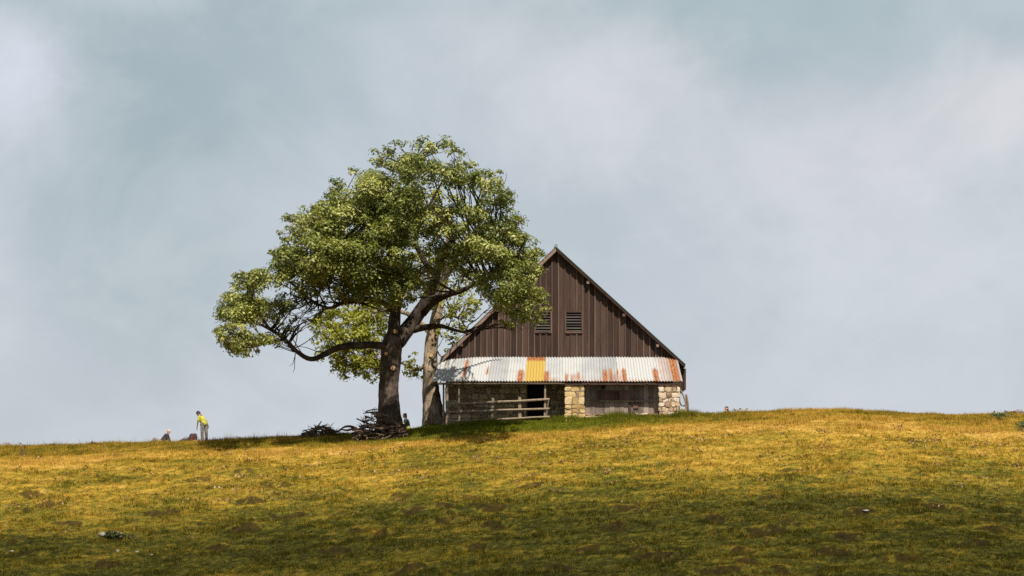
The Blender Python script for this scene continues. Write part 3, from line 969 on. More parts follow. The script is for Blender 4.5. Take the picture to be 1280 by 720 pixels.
# ------------------------------------------------------------------ trees
def in_poly(px, py, poly):
    c = np.zeros(len(px), bool); n = len(poly)
    for i in range(n):
        x0, y0 = poly[i]; x1, y1 = poly[(i + 1) % n]
        hit = ((y0 > py) != (y1 > py)) & (px < (x1 - x0) * (py - y0) / (y1 - y0 + 1e-9) + x0)
        c ^= hit
    return c


def d_edge(px, py, poly):
    d = np.full(len(px), 1e9); n = len(poly)
    for i in range(n):
        a = np.array(poly[i], float); b = np.array(poly[(i + 1) % n], float); ab = b - a
        t = np.clip(((px - a[0]) * ab[0] + (py - a[1]) * ab[1]) / (ab @ ab + 1e-9), 0, 1)
        d = np.minimum(d, np.hypot(px - a[0] - t * ab[0], py - a[1] - t * ab[1]))
    return d


def clumps(poly, yc, depth, n, rmin, rmax, seed, pack=.5, ymax=None, hole=None):
    r = random.Random(seed); P = np.array(poly, float)
    out = []
    for tries in range(n * 60):
        if len(out) >= n: break
        px = r.uniform(P[:, 0].min(), P[:, 0].max()); py = r.uniform(P[:, 1].min(), P[:, 1].max())
        a, b = np.array([px]), np.array([py])
        if not in_poly(a, b, poly)[0]: continue
        if hole and any(((px - h[0]) / h[2]) ** 2 + ((py - h[1]) / h[3]) ** 2 < 1 for h in hole) and r.random() > .12: continue
        de = d_edge(a, b, poly)[0]
        if de < 8: continue
        q = min(de / 105.0, 1); half = depth * math.sqrt(max(0, 1 - (1 - q) ** 2))
        u = r.random()
        dy = -half * r.uniform(.72, 1.0) if u < .55 else half * r.uniform(-.7, .95)
        Y = (yc(px) if callable(yc) else yc) + dy
        if ymax and px > 525: Y = min(Y, 143.5 - .64 * max(0, (474 - py) / 24.5) - r.uniform(0, 1.2))
        rad = min(r.uniform(rmin, rmax), de / 24.5 * .92 + .12)
        c = at(px, py, Y)
        if any((c - k[0]).length < pack * (rad + k[1]) for k in out): continue
        out.append((c, rad))
    return out


def leaves(cl, per, L0, L1, seed, squash=.72, up=.55, W=.46):
    r = np.random.default_rng(seed)
    C = []; N = []; H = []
    for (c, rad) in cl:
        ns = max(4, int(9 * rad ** 1.3))
        hue = np.clip(r.normal(.5, .3), 0, 1)
        for k in range(ns):
            d = r.normal(size=3); d[2] += .35; d /= np.linalg.norm(d)
            sr = rad * r.uniform(.34, .52)
            sc = np.array(c) + d * (rad - sr * .75) * np.array([1.1, 1.1, squash])
            n = int(per * sr ** 2)
            v = r.normal(size=(n, 3)); v[:, 2] += .35; v /= np.linalg.norm(v, axis=1)[:, None]
            rr = sr * np.clip((r.random(n) ** .25) * (1 + .22 * r.normal(size=n)), .1, 1.6)
            p = sc[None] + v * rr[:, None] * np.array([1.1, 1.1, .8])
            nn = v * .7 + d[None] * .45 + np.array([0, 0, up]) + r.normal(size=(n, 3)) * .38
            nn /= np.linalg.norm(nn, axis=1)[:, None]
            C.append(p); N.append(nn); H.append(np.full(n, np.clip(hue + r.normal(0, .12), 0, 1)))
    C = np.concatenate(C); N = np.concatenate(N); H = np.concatenate(H)
    L = r.uniform(L0, L1, len(C))
    V = leaf_quads(C, N, L, L * W, r)
    return bulk_mesh('crown', V, np.arange(len(V)), 4, {'tone': np.repeat(r.random(len(C)), 4), 'hue': np.repeat(H, 4)})


def pt(px, py, Y): return at(px, py, Y)


poly1 = [(268, 396), (276, 372), (292, 350), (312, 335), (338, 332), (350, 312), (352, 288), (368, 266), (396, 257), (412, 232), (440, 222), (466, 207), (478, 186), (506, 180), (535, 177), (568, 177), (577, 200), (597, 212),
         (628, 221), (639, 242), (637, 262), (660, 275), (671, 300), (675, 330), (680, 352), (680, 366), (689, 378), (682, 398), (654, 411), (632, 400), (610, 380), (592, 364), (574, 352), (562, 352), (548, 362), (534, 374),
         (514, 388), (490, 388), (468, 390), (438, 386), (412, 392), (390, 376), (366, 380), (352, 402), (350, 428), (326, 444), (298, 450), (275, 440)]
holes1 = [(562, 326, 24, 26), (338, 396, 14, 30), (360, 365, 10, 16)]
T1Y = 144.2
tz1 = ground_z(X(487, T1Y), T1Y)
tree = empty('leafy_tree', (X(487, T1Y), T1Y, tz1), 'large spreading tree with dark trunk and dense green crown beside the barn', 'tree')
random.seed(61)


def flare1(u, an):
    return (.30 + .16 * math.sin(4 * an + 1) + .1 * math.sin(7 * an)) * math.exp(-u * 9)


b0 = ground_z(X(487, T1Y), T1Y)
mb = MB()
P, R = mb.tube([Vector((X(487, T1Y), T1Y, b0 - .25)), pt(487, 525, T1Y), pt(486, 500, T1Y), pt(486, 475, T1Y), pt(488, 452, T1Y), pt(490, 435, T1Y), pt(494, 420, T1Y)],
               [.60, .55, .50, .49, .51, .54, .47], 18, .07, None, 4, flare1)
trunk = mb.build('trunk', M['bark'], tree, True)
nodes = []
limbs = [  # (pts (px,py,dY), r0, r1)
    ([(493, 428, 0), (480, 432, -.3), (455, 431, -.9), (425, 434, -1.4), (404, 444, -1.7), (388, 449, -1.9), (372, 440, -2.0), (356, 424, -2.0), (338, 412, -2.0), (318, 402, -1.8), (300, 392, -1.5)], .21, .05),
    ([(492, 426, 0), (493, 405, -.2), (494, 385, -.3), (491, 360, -.4), (486, 330, -.3), (492, 290, 0), (505, 240, .2), (520, 205, 0)], .36, .06),
    ([(495, 428, 0), (512, 408, .2), (526, 388, .2), (536, 368, 0), (545, 345, -.6), (552, 322, -1.0), (562, 305, -1.0), (585, 280, -1.0), (605, 250, -.5)], .44, .06),
    ([(516, 412, .3), (532, 409, -.3), (552, 408, -1), (566, 412, -1.3), (582, 416, -1.6)], .20, .05),
    ([(528, 392, .2), (540, 380, -1), (556, 370, -2), (576, 364, -2.6), (600, 352, -3), (628, 345, -3), (652, 370, -3.2)], .20, .05),
    ([(492, 388, -.3), (478, 378, -1), (458, 374, -2), (430, 378, -2.6), (410, 385, -2.8), (385, 372, -2.5), (360, 350, -2)], .17, .04),
    ([(489, 345, -.4), (465, 320, -1.4), (440, 300, -2), (410, 285, -2.4), (385, 285, -2)], .15, .04),
    ([(545, 345, -.6), (528, 322, .6), (520, 295, 1.4), (540, 250, 1.5), (560, 215, 1)], .18, .04),
    ([(552, 322, -1), (575, 318, -1.8), (605, 310, -2), (640, 300, -1.4), (655, 310, -1)], .13, .03),
    ([(493, 395, 0), (500, 370, 2), (480, 330, 4), (450, 300, 5)], .2, .04),
    ([(520, 398, .2), (540, 370, 2.5), (570, 320, 4.2), (600, 280, 4)], .2, .04),
    ([(356, 424, -2.0), (338, 428, -2.3), (318, 432, -2.2), (300, 436, -1.8), (284, 430, -1.5)], .08, .025),
    ([(338, 412, -2), (322, 388, -2), (312, 362, -1.8), (308, 348, -1.5)], .08, .025),
]
for pts, r0, r1 in limbs:
    m2 = MB(); n = len(pts)
    ra = [r0 * (1 - k / (n - 1)) ** 1.1 + r1 * (k / (n - 1)) for k in range(n)]
    ra = [max(q, r1) for q in ra]
    Pq, Rq = m2.tube([pt(a, b, T1Y + d) for a, b, d in pts], ra, 10, .08, None, 4)
    m2.build('limb', M['limb'], tree, True)
    nodes += list(zip(Pq[4:], Rq[4:]))
for (px, py, rr, dy) in ((482.5, 442, .085, -.60), (491, 460, .115, -.60), (494, 414, .10, -.50)):
    m2 = MB(); c = pt(px, py, T1Y + dy); m2.tube([c + Vector((0, .30, 0)), c, c + Vector((0, -.02, 0))], [rr * 1.15, rr * 1.05, rr], 12); m2.build('cut_knot', M['cut'], tree)
cl1 = clumps(poly1, lambda p: T1Y - 2.2 - 3.4 * float(sstep(540, 640, p)), 5.6, 215, .55, 1.35, 3, .61, 'barn', holes1)
_re = random.Random(91)
for k in range(70):
    i = _re.randrange(len(poly1)); a, b = poly1[i], poly1[(i + 1) % len(poly1)]; u = _re.random()
    px, py = a[0] + (b[0] - a[0]) * u + _re.uniform(-7, 6), a[1] + (b[1] - a[1]) * u + _re.uniform(-7, 6)
    px += (490 - px) * .022; py += (300 - py) * .03 + 3
    if 350 < px < 620 and py > 340 and _re.random() < .5: continue
    cl1.append((at(px, py, T1Y - 2.4 - 3.4 * float(sstep(540, 640, px)) + _re.uniform(-1.2, 1.2)), _re.uniform(.20, .38)))
for (px, py, Y, rr) in ((418, 228, 141.6, .4), (444, 216, 141.6, .42), (388, 262, 141.8, .4), (362, 276, 141.8, .45), (478, 192, 141.6, .6), (500, 182, 141.4, .45), (528, 177, 141, .4), (557, 177, 140.4, .42), (572, 192, 140, .45), (344, 318, 142, .4), (298, 346, 142, .35), (600, 222, 139.6, .7), (584, 208, 139.2, .5), (614, 236, 139.4, .7), (566, 222, 139.0, .8), (668, 394, 140.6, .5), (681, 384, 140.4, .42), (655, 403, 140.6, .5), (676, 402, 140.5, .36)):
    cl1.append((at(px, py, Y), rr))
cl1 += clumps([(345, 352), (425, 378), (405, 400), (382, 424), (350, 440), (334, 405)], T1Y - 2, 1.2, 26, .22, .40, 31, .8)
obj('crown', leaves(cl1, 560, .12, .24, 5), M['leaf'], tree)
# twigs
random.seed(62)
m2 = MB()


def twig(a, b, r0, r1, sag=.15, n=5):
    d = b - a; L = d.length
    off = Vector((random.uniform(-1, 1), random.uniform(-1, 1), random.uniform(-.6, .6))) * min(L * sag, .22)
    pts = [a + d * u + off * math.sin(math.pi * u) + Vector((random.uniform(-1, 1), random.uniform(-1, 1), random.uniform(-1, 1))) * L * .03 for u in [k / 4 for k in range(5)]]
    m2.tube(pts, [r0 + (r1 - r0) * k / 4 for k in range(5)], n)
    return pts


for (c, rad) in cl1:
    best = min(nodes, key=lambda q: (q[0] - c).length + (2 if q[0].z > c.z + .5 else 0))
    p = twig(best[0], c, min(best[1] * .7, .06), .015)
    for k in range(3):
        e = c + Vector((random.uniform(-1, 1), random.uniform(-1, 1), random.uniform(-.8, .8))) * rad
        twig(p[random.choice((2, 3, 4))], e, .02, .006, .2, 4)
# bare tangle on the left below the crown
for k in range(44):
    a = random.choice([q for q in nodes if 330 < q[0].x * F / q[0].y + 640 < 440 and q[0].z > Z(448, 143)])[0]
    e = at(random.uniform(292, 428), random.uniform(352, 440), a.y + random.uniform(-1, 1))
    if (e - a).length > 2.6: e = a + (e - a).normalized() * 2.6
    p = twig(a, e, .026, .006, .34, 4)
    for q in range(2):
        twig(p[3], p[3] + Vector((random.uniform(-.8, .3), random.uniform(-.5, .5), random.uniform(-.5, .6))), .012, .005, .2, 4)
for (a, b, c) in (((370, 440), (366, 455), (361, 458)), ((369, 442), (368, 461), (366, 466)), ((640, 398), (655, 408), (662, 410)), ((640, 402), (652, 412), (668, 408))):
    Y = T1Y - 2.2
    m2.tube([at(*a, Y), at(*b, Y), at(*c, Y)], [.02, .014, .006], 4)
for (a, b, c) in (((575, 398), (583, 392), (592, 396)), ((568, 390), (574, 402), (578, 414)), ((556, 372), (563, 384), (566, 396))):
    m2.tube([at(*a, T1Y - 1.8), at(*b, T1Y - 1.8), at(*c, T1Y - 1.8)], [.025, .016, .007], 4)
tw = m2.build('twigs', M['limb'], tree, True)

# second tree
T2Y = 148.4
poly2a = [(384, 402), (418, 376), (470, 366), (496, 388), (494, 440), (488, 472), (456, 484), (424, 478), (400, 456), (390, 430)]
poly2b = [(500, 438), (522, 428), (534, 440), (530, 482), (506, 488)]
poly2c = [(552, 372), (590, 340), (612, 380), (596, 404), (584, 442), (556, 456)]
poly2d = [(500, 250), (560, 232), (612, 262), (630, 330), (590, 372), (540, 368), (500, 340)]
tree2 = empty('pale_tree', (X(541, T2Y), T2Y, ground_z(X(541, T2Y), T2Y)), 'pale barked tree with thin yellow green foliage between big tree and barn', 'tree')
random.seed(71)
mb = MB()


def flare2(u, an):
    return (.30 + .2 * math.cos(an) + .14 * math.sin(5 * an)) * math.exp(-u * 7)


mb.tube([Vector((X(541, T2Y), T2Y, ground_z(X(541, T2Y), T2Y) - .3)), pt(540.5, 520, T2Y), pt(539, 500, T2Y), pt(537.5, 478, T2Y), pt(537, 455, T2Y), pt(539, 430, T2Y), pt(545, 400, T2Y), pt(552, 370, T2Y), pt(557, 340, T2Y), pt(560, 300, T2Y), pt(558, 262, T2Y)],
        [.50, .46, .40, .35, .34, .33, .27, .22, .18, .12, .05], 18, .13, None, 4, flare2)
mb.build('trunk', M['palebark'], tree2, True)
nodes2 = []
for pts, r0, r1 in ([[(537, 452, 0), (522, 462, .3), (505, 455, 1.5), (488, 448, 3.5), (468, 440, 5.5)], .11, .03], [[(541, 420, 0), (515, 395, 2), (485, 388, 4.5), (450, 395, 6.2), (420, 410, 6.5)], .16, .03],
                    [[(546, 402, 0), (560, 395, -.3), (576, 400, -.5), (584, 415, -.6)], .08, .02], [[(556, 350, 0), (575, 325, .5), (595, 305, 1)], .1, .03], [[(552, 372, 0), (530, 330, .8), (515, 290, 1.2)], .12, .03],
                    [[(540, 425, 0), (547, 440, -.2), (553, 447, -.3)], .07, .03]):
    m2 = MB(); n = len(pts)
    Pq, Rq = m2.tube([pt(a, b, T2Y + d) for a, b, d in pts], [r0 + (r1 - r0) * k / (n - 1) for k in range(n)], 8, .08, None, 4)
    m2.build('limb', M['palebark'], tree2, True); nodes2 += list(zip(Pq[3:], Rq[3:]))
for (px, py, rr) in ((538.5, 444, .10),):
    m2 = MB(); c = pt(px, py, T2Y - .40); m2.tube([c + Vector((0, .2, 0)), c], [rr * 1.1, rr], 12); m2.build('cut_knot', M['cut'], tree2)
cl2 = clumps(poly2a, T2Y + 6.5, 2.2, 78, .5, .9, 4, .42) + clumps(poly2b, T2Y + .8, .8, 8, .3, .6, 5, .5) + clumps(poly2c, T2Y - .3, .8, 20, .3, .55, 6, .5) + clumps([(532, 350), (572, 340), (576, 400), (560, 440), (545, 452), (528, 430)], T2Y - 1.2, .6, 9, .25, .42, 8, .8) + clumps(poly2d, T2Y + 2.2, 1.6, 22, .5, .9, 7, .5)
cl2 = [q for q in cl2 if not (q[0].x > X(600, 148) and q[0].z < 7)]
obj('crown', leaves(cl2, 330, .15, .28, 6, .8, .3), M['leaf2'], tree2)
m2 = MB()
for (c, rad) in cl2:
    best = min(nodes2, key=lambda q: (q[0] - c).length)
    p = twig(best[0], c, .03, .01)
    for k in range(2): twig(p[3], c + Vector((random.uniform(-1, 1), random.uniform(-1, 1), random.uniform(-1, .5))) * rad, .012, .005, .2, 4)
m2.build('twigs', M['palebark'], tree2, True)

# ------------------------------------------------------------------ brush piles
def brush(nm, px0, px1, prof, Y, n, label, seed, depth=.7):
    random.seed(seed)
    cx = (px0 + px1) / 2; x = X(cx, Y); z = ground_z(x, Y)
    mb = MB()
    for k in range(n):
        px = random.uniform(px0, px1); top = np.interp(px, [p[0] for p in prof], [p[1] for p in prof])
        y = Y + random.uniform(-depth, depth); gz_ = ground_z(X(px, y), y)
        zt = max(Z(top, Y) - gz_, .1); zc = gz_ + zt * random.random() ** 1.3
        L = random.uniform(.25, .9); a = random.uniform(0, 6.28); el = random.uniform(-.35, .45)
        d = Vector((math.cos(a) * math.cos(el), math.sin(a) * math.cos(el), math.sin(el))) * L / 2
        c = Vector((X(px, y), y, zc)); bend = Vector((random.uniform(-1, 1), random.uniform(-1, 1), random.uniform(-.5, .8))) * L * .12
        r = random.choice((.012, .016, .02, .026, .034, .05)) * random.uniform(.8, 1.1)
        p0, p2 = c - d, c + d
        p0.z = max(p0.z, gz_ - .02); p2.z = max(p2.z, gz_ - .02)
        for q in range(2):
            s0 = c + bend * .6 + d * random.uniform(-.3, .8) - Vector((x, Y, z)); e = s0 + (d * random.uniform(.2, .8) + Vector((random.uniform(-1, 1), random.uniform(-1, 1), random.uniform(-.3, 1))) * L * .3)
            mb.tube([s0, (s0 + e) / 2 + Vector((0, 0, random.uniform(-.03, .03))), e], [r * .55, r * .4, r * .2], 5)
        mb.tube([p0 - Vector((x, Y, z)), c + bend - Vector((x, Y, z)), p2 - Vector((x, Y, z))], [r, r * .95, r * .75], 7, .08, None, 2)
    o = mb.build(nm, M['logwood']); o.location = (x, Y, z)
    r_ = np.random.default_rng(seed); cs = []
    for k in range(n):
        px = random.uniform(px0, px1); top = np.interp(px, [p[0] for p in prof], [p[1] for p in prof]); y = Y + random.uniform(-depth, depth)
        gz_ = ground_z(X(px, y), y); cs.append((X(px, y), y, gz_ + .03 + max(Z(top, Y) - gz_, .1) * random.random() ** 1.6))
    cs = np.array(cs); nr = r_.normal(size=cs.shape); nr /= np.linalg.norm(nr, axis=1)[:, None]; L_ = r_.uniform(.06, .15, len(cs))
    V = leaf_quads(cs, nr, L_, L_ * .5, r_)
    obj('dead_leaves', bulk_mesh('dead_leaves', V, np.arange(len(V)), 4, {'tone': np.repeat(r_.random(len(cs)) * .6, 4), 'hue': np.repeat(r_.random(len(cs)) * .6, 4)}), M['weed'], o)
    tag(o, label, 'brush pile')
    return o


brush('brush_pile', 446, 506, [(444, 541), (450, 534), (457, 522), (463, 512), (470, 511), (476, 516), (490, 524), (504, 530), (510, 535)], 142.9, 330, 'tall tangled heap of cut branches against the dark tree trunk', 81, .75)
brush('brush_pile', 380, 420, [(378, 544), (386, 537), (395, 533), (400, 532), (408, 536), (416, 536), (422, 542)], 145.4, 110, 'small low heap of dead branches on open grass left of the tree', 82, .45)
def lonestick(pts, r, label, Y):
    P = [at(a, b, Y + d) for a, b, d in pts]; base = P[0]
    mb = MB(); mb.tube([p - base for p in P], r, 7, .1, None, 2); o = mb.build('dead_branch', M['logwood']); o.location = base
    tag(o, label, 'branch')


lonestick([(446, 536, 0), (438, 533, 0), (431, 533.5, 0), (427, 535.5, 0)], [.07, .065, .05, .03], 'upper of two dead branches jutting left from the tall heap', 142.6)
lonestick([(446, 537, 0), (440, 536.5, 0), (433, 538, 0), (425.5, 536, 0)], [.06, .06, .05, .03], 'lower of two dead branches jutting left from the tall heap', 142.4)
lonestick([(396, 538, 0), (398, 532, 0), (402, 526.5, 0)], [.05, .04, .02], 'single twig standing up from the small low heap', 145.3)


# ------------------------------------------------------------------ people
DG = None


def capsules(caps, name, voxel, mat, parent, smooth=True):
    """tapered limbs merged by a voxel remesh into one continuous skin"""
    bm = bmesh.new()
    for (a, b, r0, r1) in caps:
        a = Vector(a); b = Vector(b); d = b - a
        L = d.length
        if L < 1e-5: d = Vector((0, 0, 1)); L = 1e-4
        q = d.to_track_quat('Z', 'Y').to_matrix()
        n = 12; ring = []
        prof = [(-r0, 0.0)] + [(-r0 * math.cos(t), r0 * math.sin(t)) for t in (.5, 1.0, 1.57)] + [(L + r1 * math.sin(t), r1 * math.cos(t)) for t in (0, .57, 1.07)] + [(L + r1, 0.0)]
        rows = []
        for (h, r) in prof:
            if r == 0: rows.append([bm.verts.new(a + q @ Vector((0, 0, h)))])
            else: rows.append([bm.verts.new(a + q @ Vector((r * math.cos(2 * math.pi * k / n), r * math.sin(2 * math.pi * k / n), h))) for k in range(n)])
        for r0_, r1_ in zip(rows[:-1], rows[1:]):
            for k in range(n):
                k2 = (k + 1) % n
                if len(r0_) == 1: bm.faces.new((r0_[0], r1_[k2], r1_[k]))
                elif len(r1_) == 1: bm.faces.new((r0_[k], r0_[k2], r1_[0]))
                else: bm.faces.new((r0_[k], r0_[k2], r1_[k2], r1_[k]))
    me = bpy.data.meshes.new(name); bm.to_mesh(me); bm.free()
    tmp = bpy.data.objects.new('tmp', me); COL.objects.link(tmp)
    md = tmp.modifiers.new('r', 'REMESH'); md.mode = 'VOXEL'; md.voxel_size = voxel; md.use_smooth_shade = True
    sm = tmp.modifiers.new('s', 'SMOOTH'); sm.iterations = 2; sm.factor = .4
    dg = bpy.context.evaluated_depsgraph_get()
    me2 = bpy.data.meshes.new_from_object(tmp.evaluated_get(dg))
    me2.name = name
    bpy.data.objects.remove(tmp)
    o = bpy.data.objects.new(name, me2); COL.objects.link(o)
    me2.materials.clear(); me2.materials.append(mat)
    if parent: o.parent = parent
    return o


def head(c, fwd, up):
    c = Vector(c); f = Vector(fwd).normalized(); u = Vector(up).normalized(); s = f.cross(u).normalized(); u = s.cross(f)
    caps = [(c - f * .02 + u * .025, c + f * .02 + u * .025, .085, .08), (c + f * .03 - u * .05, c + f * .05 - u * .075, .06, .045),
            (c + f * .098 + u * .0, c + f * .112 - u * .022, .012, .016),
            (c + s * .082 - u * .0, c + s * .086 - u * .02, .018, .012), (c - s * .082, c - s * .086 - u * .02, .018, .012)]
    eyes = [c + f * .088 + s * .032 + u * .012, c + f * .088 - s * .032 + u * .012]
    mouth = (c + f * .092 - u * .055 - s * .022, c + f * .092 - u * .055 + s * .022)
    return caps, eyes, mouth


def hand(w, d, side):
    w = Vector(w); d = Vector(d).normalized(); s = Vector(side).normalized(); n = d.cross(s)
    caps = [(w, w + d * .075, .026, .03), (w + s * .018, w + d * .075 + s * .022, .02, .02), (w - s * .018, w + d * .075 - s * .022, .02, .02)]
    for k, L in enumerate((.068, .08, .075, .058)):
        b = w + d * .085 + s * (.033 - .022 * k); m = b + d * L * .55 + n * .006 + s * (.006 - .004 * k); e = m + (d * .8 + n * .55).normalized() * L * .5
        caps += [(b, m, .0095, .009), (m, e, .009, .0075)]
    tb = w + d * .02 + s * .035; tm = tb + (d * .6 + s * .7).normalized() * .045; te = tm + (d * .9 + s * .15).normalized() * .035
    caps += [(tb, tm, .014, .012), (tm, te, .012, .009)]
    return caps


def face_bits(root, eyes, mouth):
    for e in eyes:
        m = MB(); m.blob(e, .012, .012, .009, 0); m.build('eye', M['darkhair'], root).matrix_parent_inverse = Matrix()
    m = MB(); m.tube([mouth[0], mouth[1]], [.006, .006], 6); m.build('mouth', M['bagred'], root).matrix_parent_inverse = Matrix()


def hairshell(c, fwd, up, root, mat, long=0.0):
    c = Vector(c); f = Vector(fwd).normalized(); u = Vector(up).normalized()
    caps = [(c - f * .03 + u * .05, c + f * .03 + u * .06, .088, .07), (c - f * .045 + u * .02, c - f * .05 - u * .04, .075, .06)]
    if long: caps += [(c - f * .06 - u * .03, c - f * .09 - u * long, .065, .04)]
    return capsules(caps, 'hair', .012, mat, root)


# standing man in a yellow shirt, bending over
my = 146.75; mx = X(255, my); mz = ground_z(mx, my)
man = empty('person', (mx, my, mz), 'person in bright yellow T-shirt and grey trousers bending down on the ridge', 'person')
nk = Vector((-.22, .02, 1.34)); hc = Vector((-.29, .05, 1.47)); hf = Vector((-.55, .25, -.75)); hu = Vector((-.75, .1, .6))
sl_, sr_ = Vector((-.235, -.15, 1.27)), Vector((-.14, .18, 1.30))
hl, hr = Vector((-.075, -.06, .90)), Vector((.085, .07, .90))
kl, kr = Vector((-.085, -.10, .49)), Vector((.105, .04, .49)); al, ar_ = Vector((-.08, -.04, .09)), Vector((.13, .10, .09))
e1, w1 = Vector((-.30, -.21, .98)), Vector((-.335, -.20, .74)); e2, w2 = Vector((.10, .28, 1.06)), Vector((.20, .14, .82))
hcaps, eyes, mouth = head(hc, hf, hu)
caps = hcaps + [(nk, hc - hu.normalized() * .05, .058, .055), (Vector((0, 0, .93)), nk, .14, .12), (sl_, sr_, .06, .06), (sl_, e1, .05, .04), (e1, w1, .038, .027), (sr_, e2, .05, .04), (e2, w2, .038, .027),
                (hl, kl, .085, .058), (hr, kr, .085, .058), (kl, al, .055, .04), (kr, ar_, .055, .04), (al, al + Vector((-.12, -.05, -.05)), .04, .035), (ar_, ar_ + Vector((-.1, -.08, -.05)), .04, .035)]
caps += hand(w1, w1 - e1 + Vector((.0, .0, -.1)), (0, 1, 0)) + hand(w2, Vector((.05, -.1, -1)), (0, -1, 0))
capsules(caps, 'body', .0085, M['tanskin'], man)
capsules([(Vector((.0, 0, .95)), Vector((-.12, .01, 1.18)), .165, .175), (Vector((-.12, .01, 1.18)), nk + Vector((.03, 0, -.06)), .175, .12), (hl + Vector((.05, 0, .08)), hr + Vector((-.01, 0, .08)), .125, .125), (sl_, sr_, .085, .085),
          (sl_, sl_ + (e1 - sl_) * .55, .08, .07), (sr_, sr_ + (e2 - sr_) * .55, .08, .075)], 'yellow_shirt', .012, M['shirt'], man)
capsules([(hl, hr, .125, .125), (hl, kl, .112, .085), (hr, kr, .112, .085), (kl, al + Vector((0, 0, -.0)), .082, .072), (kr, ar_, .082, .072), (hl + Vector((.03, 0, .06)), hr + Vector((-.02, 0, .06)), .13, .13)], 'trousers', .012, M['trousers'], man)
for a in (al, ar_):
    capsules([(a + Vector((.03, .01, -.05)), a + Vector((-.14, -.06, -.055)), .05, .042)], 'shoe', .01, M['shoe'], man)
hairshell(hc, hf, hu, man, M['darkhair']); face_bits(man, eyes, mouth)

# person leaning back on the arms at left
py_ = 148.9; px_ = X(205, py_); pz = ground_z(px_, py_)
p2_ = empty('person', (px_, py_, pz), 'blond person in dark top leaning back on straight arms on the grass', 'person')
hip = Vector((-.12, 0, .13)); ch = Vector((.13, 0, .47)); nk = Vector((.18, 0, .56)); hc = Vector((.25, -.02, .69)); hf = Vector((.35, -.85, .05)); hu = Vector((.15, 0, 1))
hcaps, eyes, mouth = head(hc, hf, hu)
sA, sB = Vector((.16, -.16, .50)), Vector((.16, .16, .50)); eA, eB = Vector((.24, -.20, .27)), Vector((.28, .2, .27)); wA, wB = Vector((.27, -.2, .06)), Vector((.32, .2, .06))
kA, kB = Vector((-.48, -.1, .34)), Vector((-.5, .1, .14)); aA, aB = Vector((-.72, -.12, .06)), Vector((-.9, .1, .07))
caps = hcaps + [(nk, hc - Vector((.02, 0, .06)), .05, .05), (hip, ch, .12, .13), (ch, nk, .11, .06), (sA, sB, .055, .055), (sA, eA, .045, .037), (eA, wA, .036, .027), (sB, eB, .045, .037), (eB, wB, .036, .027),
                (hip + Vector((0, -.08, 0)), kA, .085, .056), (hip + Vector((0, .08, 0)), kB, .085, .056), (kA, aA, .055, .038), (kB, aB, .055, .038), (aA, aA + Vector((-.15, 0, .0)), .04, .03), (aB, aB + Vector((-.1, 0, .1)), .04, .03)]
caps += hand(wA, (.8, -.1, -.25), (0, -1, 0)) + hand(wB, (.8, .1, -.25), (0, 1, 0))
capsules(caps, 'body', .0085, M['skin'], p2_)
capsules([(hip + Vector((.02, 0, .05)), ch, .145, .15), (ch, nk - Vector((.02, 0, .04)), .14, .09), (sA, sB, .08, .08), (sA, eA, .07, .055), (sB, eB, .07, .055), (eA, wA, .052, .042), (eB, wB, .052, .042)], 'dark_top', .012, M['darktop'], p2_)
capsules([(hip + Vector((0, -.08, 0)), kA, .11, .08), (hip + Vector((0, .08, 0)), kB, .11, .08), (kA, aA, .076, .06), (kB, aB, .076, .06), (hip + Vector((0, -.06, 0)), hip + Vector((0, .06, 0)), .14, .14)], 'trousers', .012, M['trousers'], p2_)
hairshell(hc, hf, hu, p2_, M['blond'], .13); face_bits(p2_, eyes, mouth)
mb = MB(); bx, by = X(203, 148.9), 148.9; nB = 12; vs = []; fs = []
for j in range(7):
    for i in range(nB + 1):
        x = bx - 1.15 + 2.0 * i / nB; y = by - .7 + 1.4 * j / 6; vs.append((x, y, ground_z(x, y) + .035 + .012 * math.sin(i * 2 + j)))
n0 = len(vs); vs += [(x, y, z - .03) for x, y, z in vs]
for j in range(6):
    for i in range(nB):
        a = j * (nB + 1) + i; fs += [(a, a + 1, a + nB + 2, a + nB + 1), (a + n0 + nB + 1, a + n0 + nB + 2, a + n0 + 1, a + n0)]
mb.add(vs, fs, .5); o = mb.build('blanket', M['blanket']); tag(o, 'pale blanket spread under the blond person on the ridge', 'blanket')

# bags on the ridge
by = 148.0; bx = X(241, by); bz_ = ground_z(bx, by)
bag = empty('backpack', (bx, by, bz_), 'dark maroon upright backpack just left of the yellow shirt', 'backpack')
capsules([((-.08, 0, .14), (-.05, 0, .36), .15, .14), ((.1, 0, .14), (.1, 0, .38), .15, .13)], 'bag_body', .014, M['bag'], bag)
capsules([((-.06, -.13, .14), (-.05, -.12, .34), .055, .055), ((-.02, -.13, .14), (-.02, -.12, .32), .05, .05)], 'front_pocket', .012, M['bagred'], bag)
capsules([((.08, -.14, .08), (.18, -.13, .09), .06, .06)], 'base_pad', .012, M['bagpink'], bag)
for s in (-1, 1):
    mb = MB(); mb.tube([(s * .1, .1, .42), (s * .11, .24, .34), (s * .11, .2, .15), (s * .1, .1, .08)], [.02] * 4, 6, 0, None, 3); q = mb.build('shoulder_strap', M['strap'], bag); q.matrix_parent_inverse = Matrix()
by = 148.2; bx = X(232, by); bz_ = ground_z(bx, by)
bag = empty('duffel_bag', (bx, by, bz_), 'low dark bag lying flat between the backpack and the blond person', 'bag')
capsules([((-.24, 0, .13), (.2, .02, .17), .09, .15), ((-.1, 0, .15), (.24, 0, .13), .12, .11)], 'bag_body', .014, M['bag'], bag)
mb = MB(); mb.tube([(-.15, -.02, .27), (-.02, -.02, .33), (.12, -.01, .33), (.2, 0, .28)], [.015] * 4, 6, 0, None, 3); q = mb.build('handle', M['strap'], bag); q.matrix_parent_inverse = Matrix()

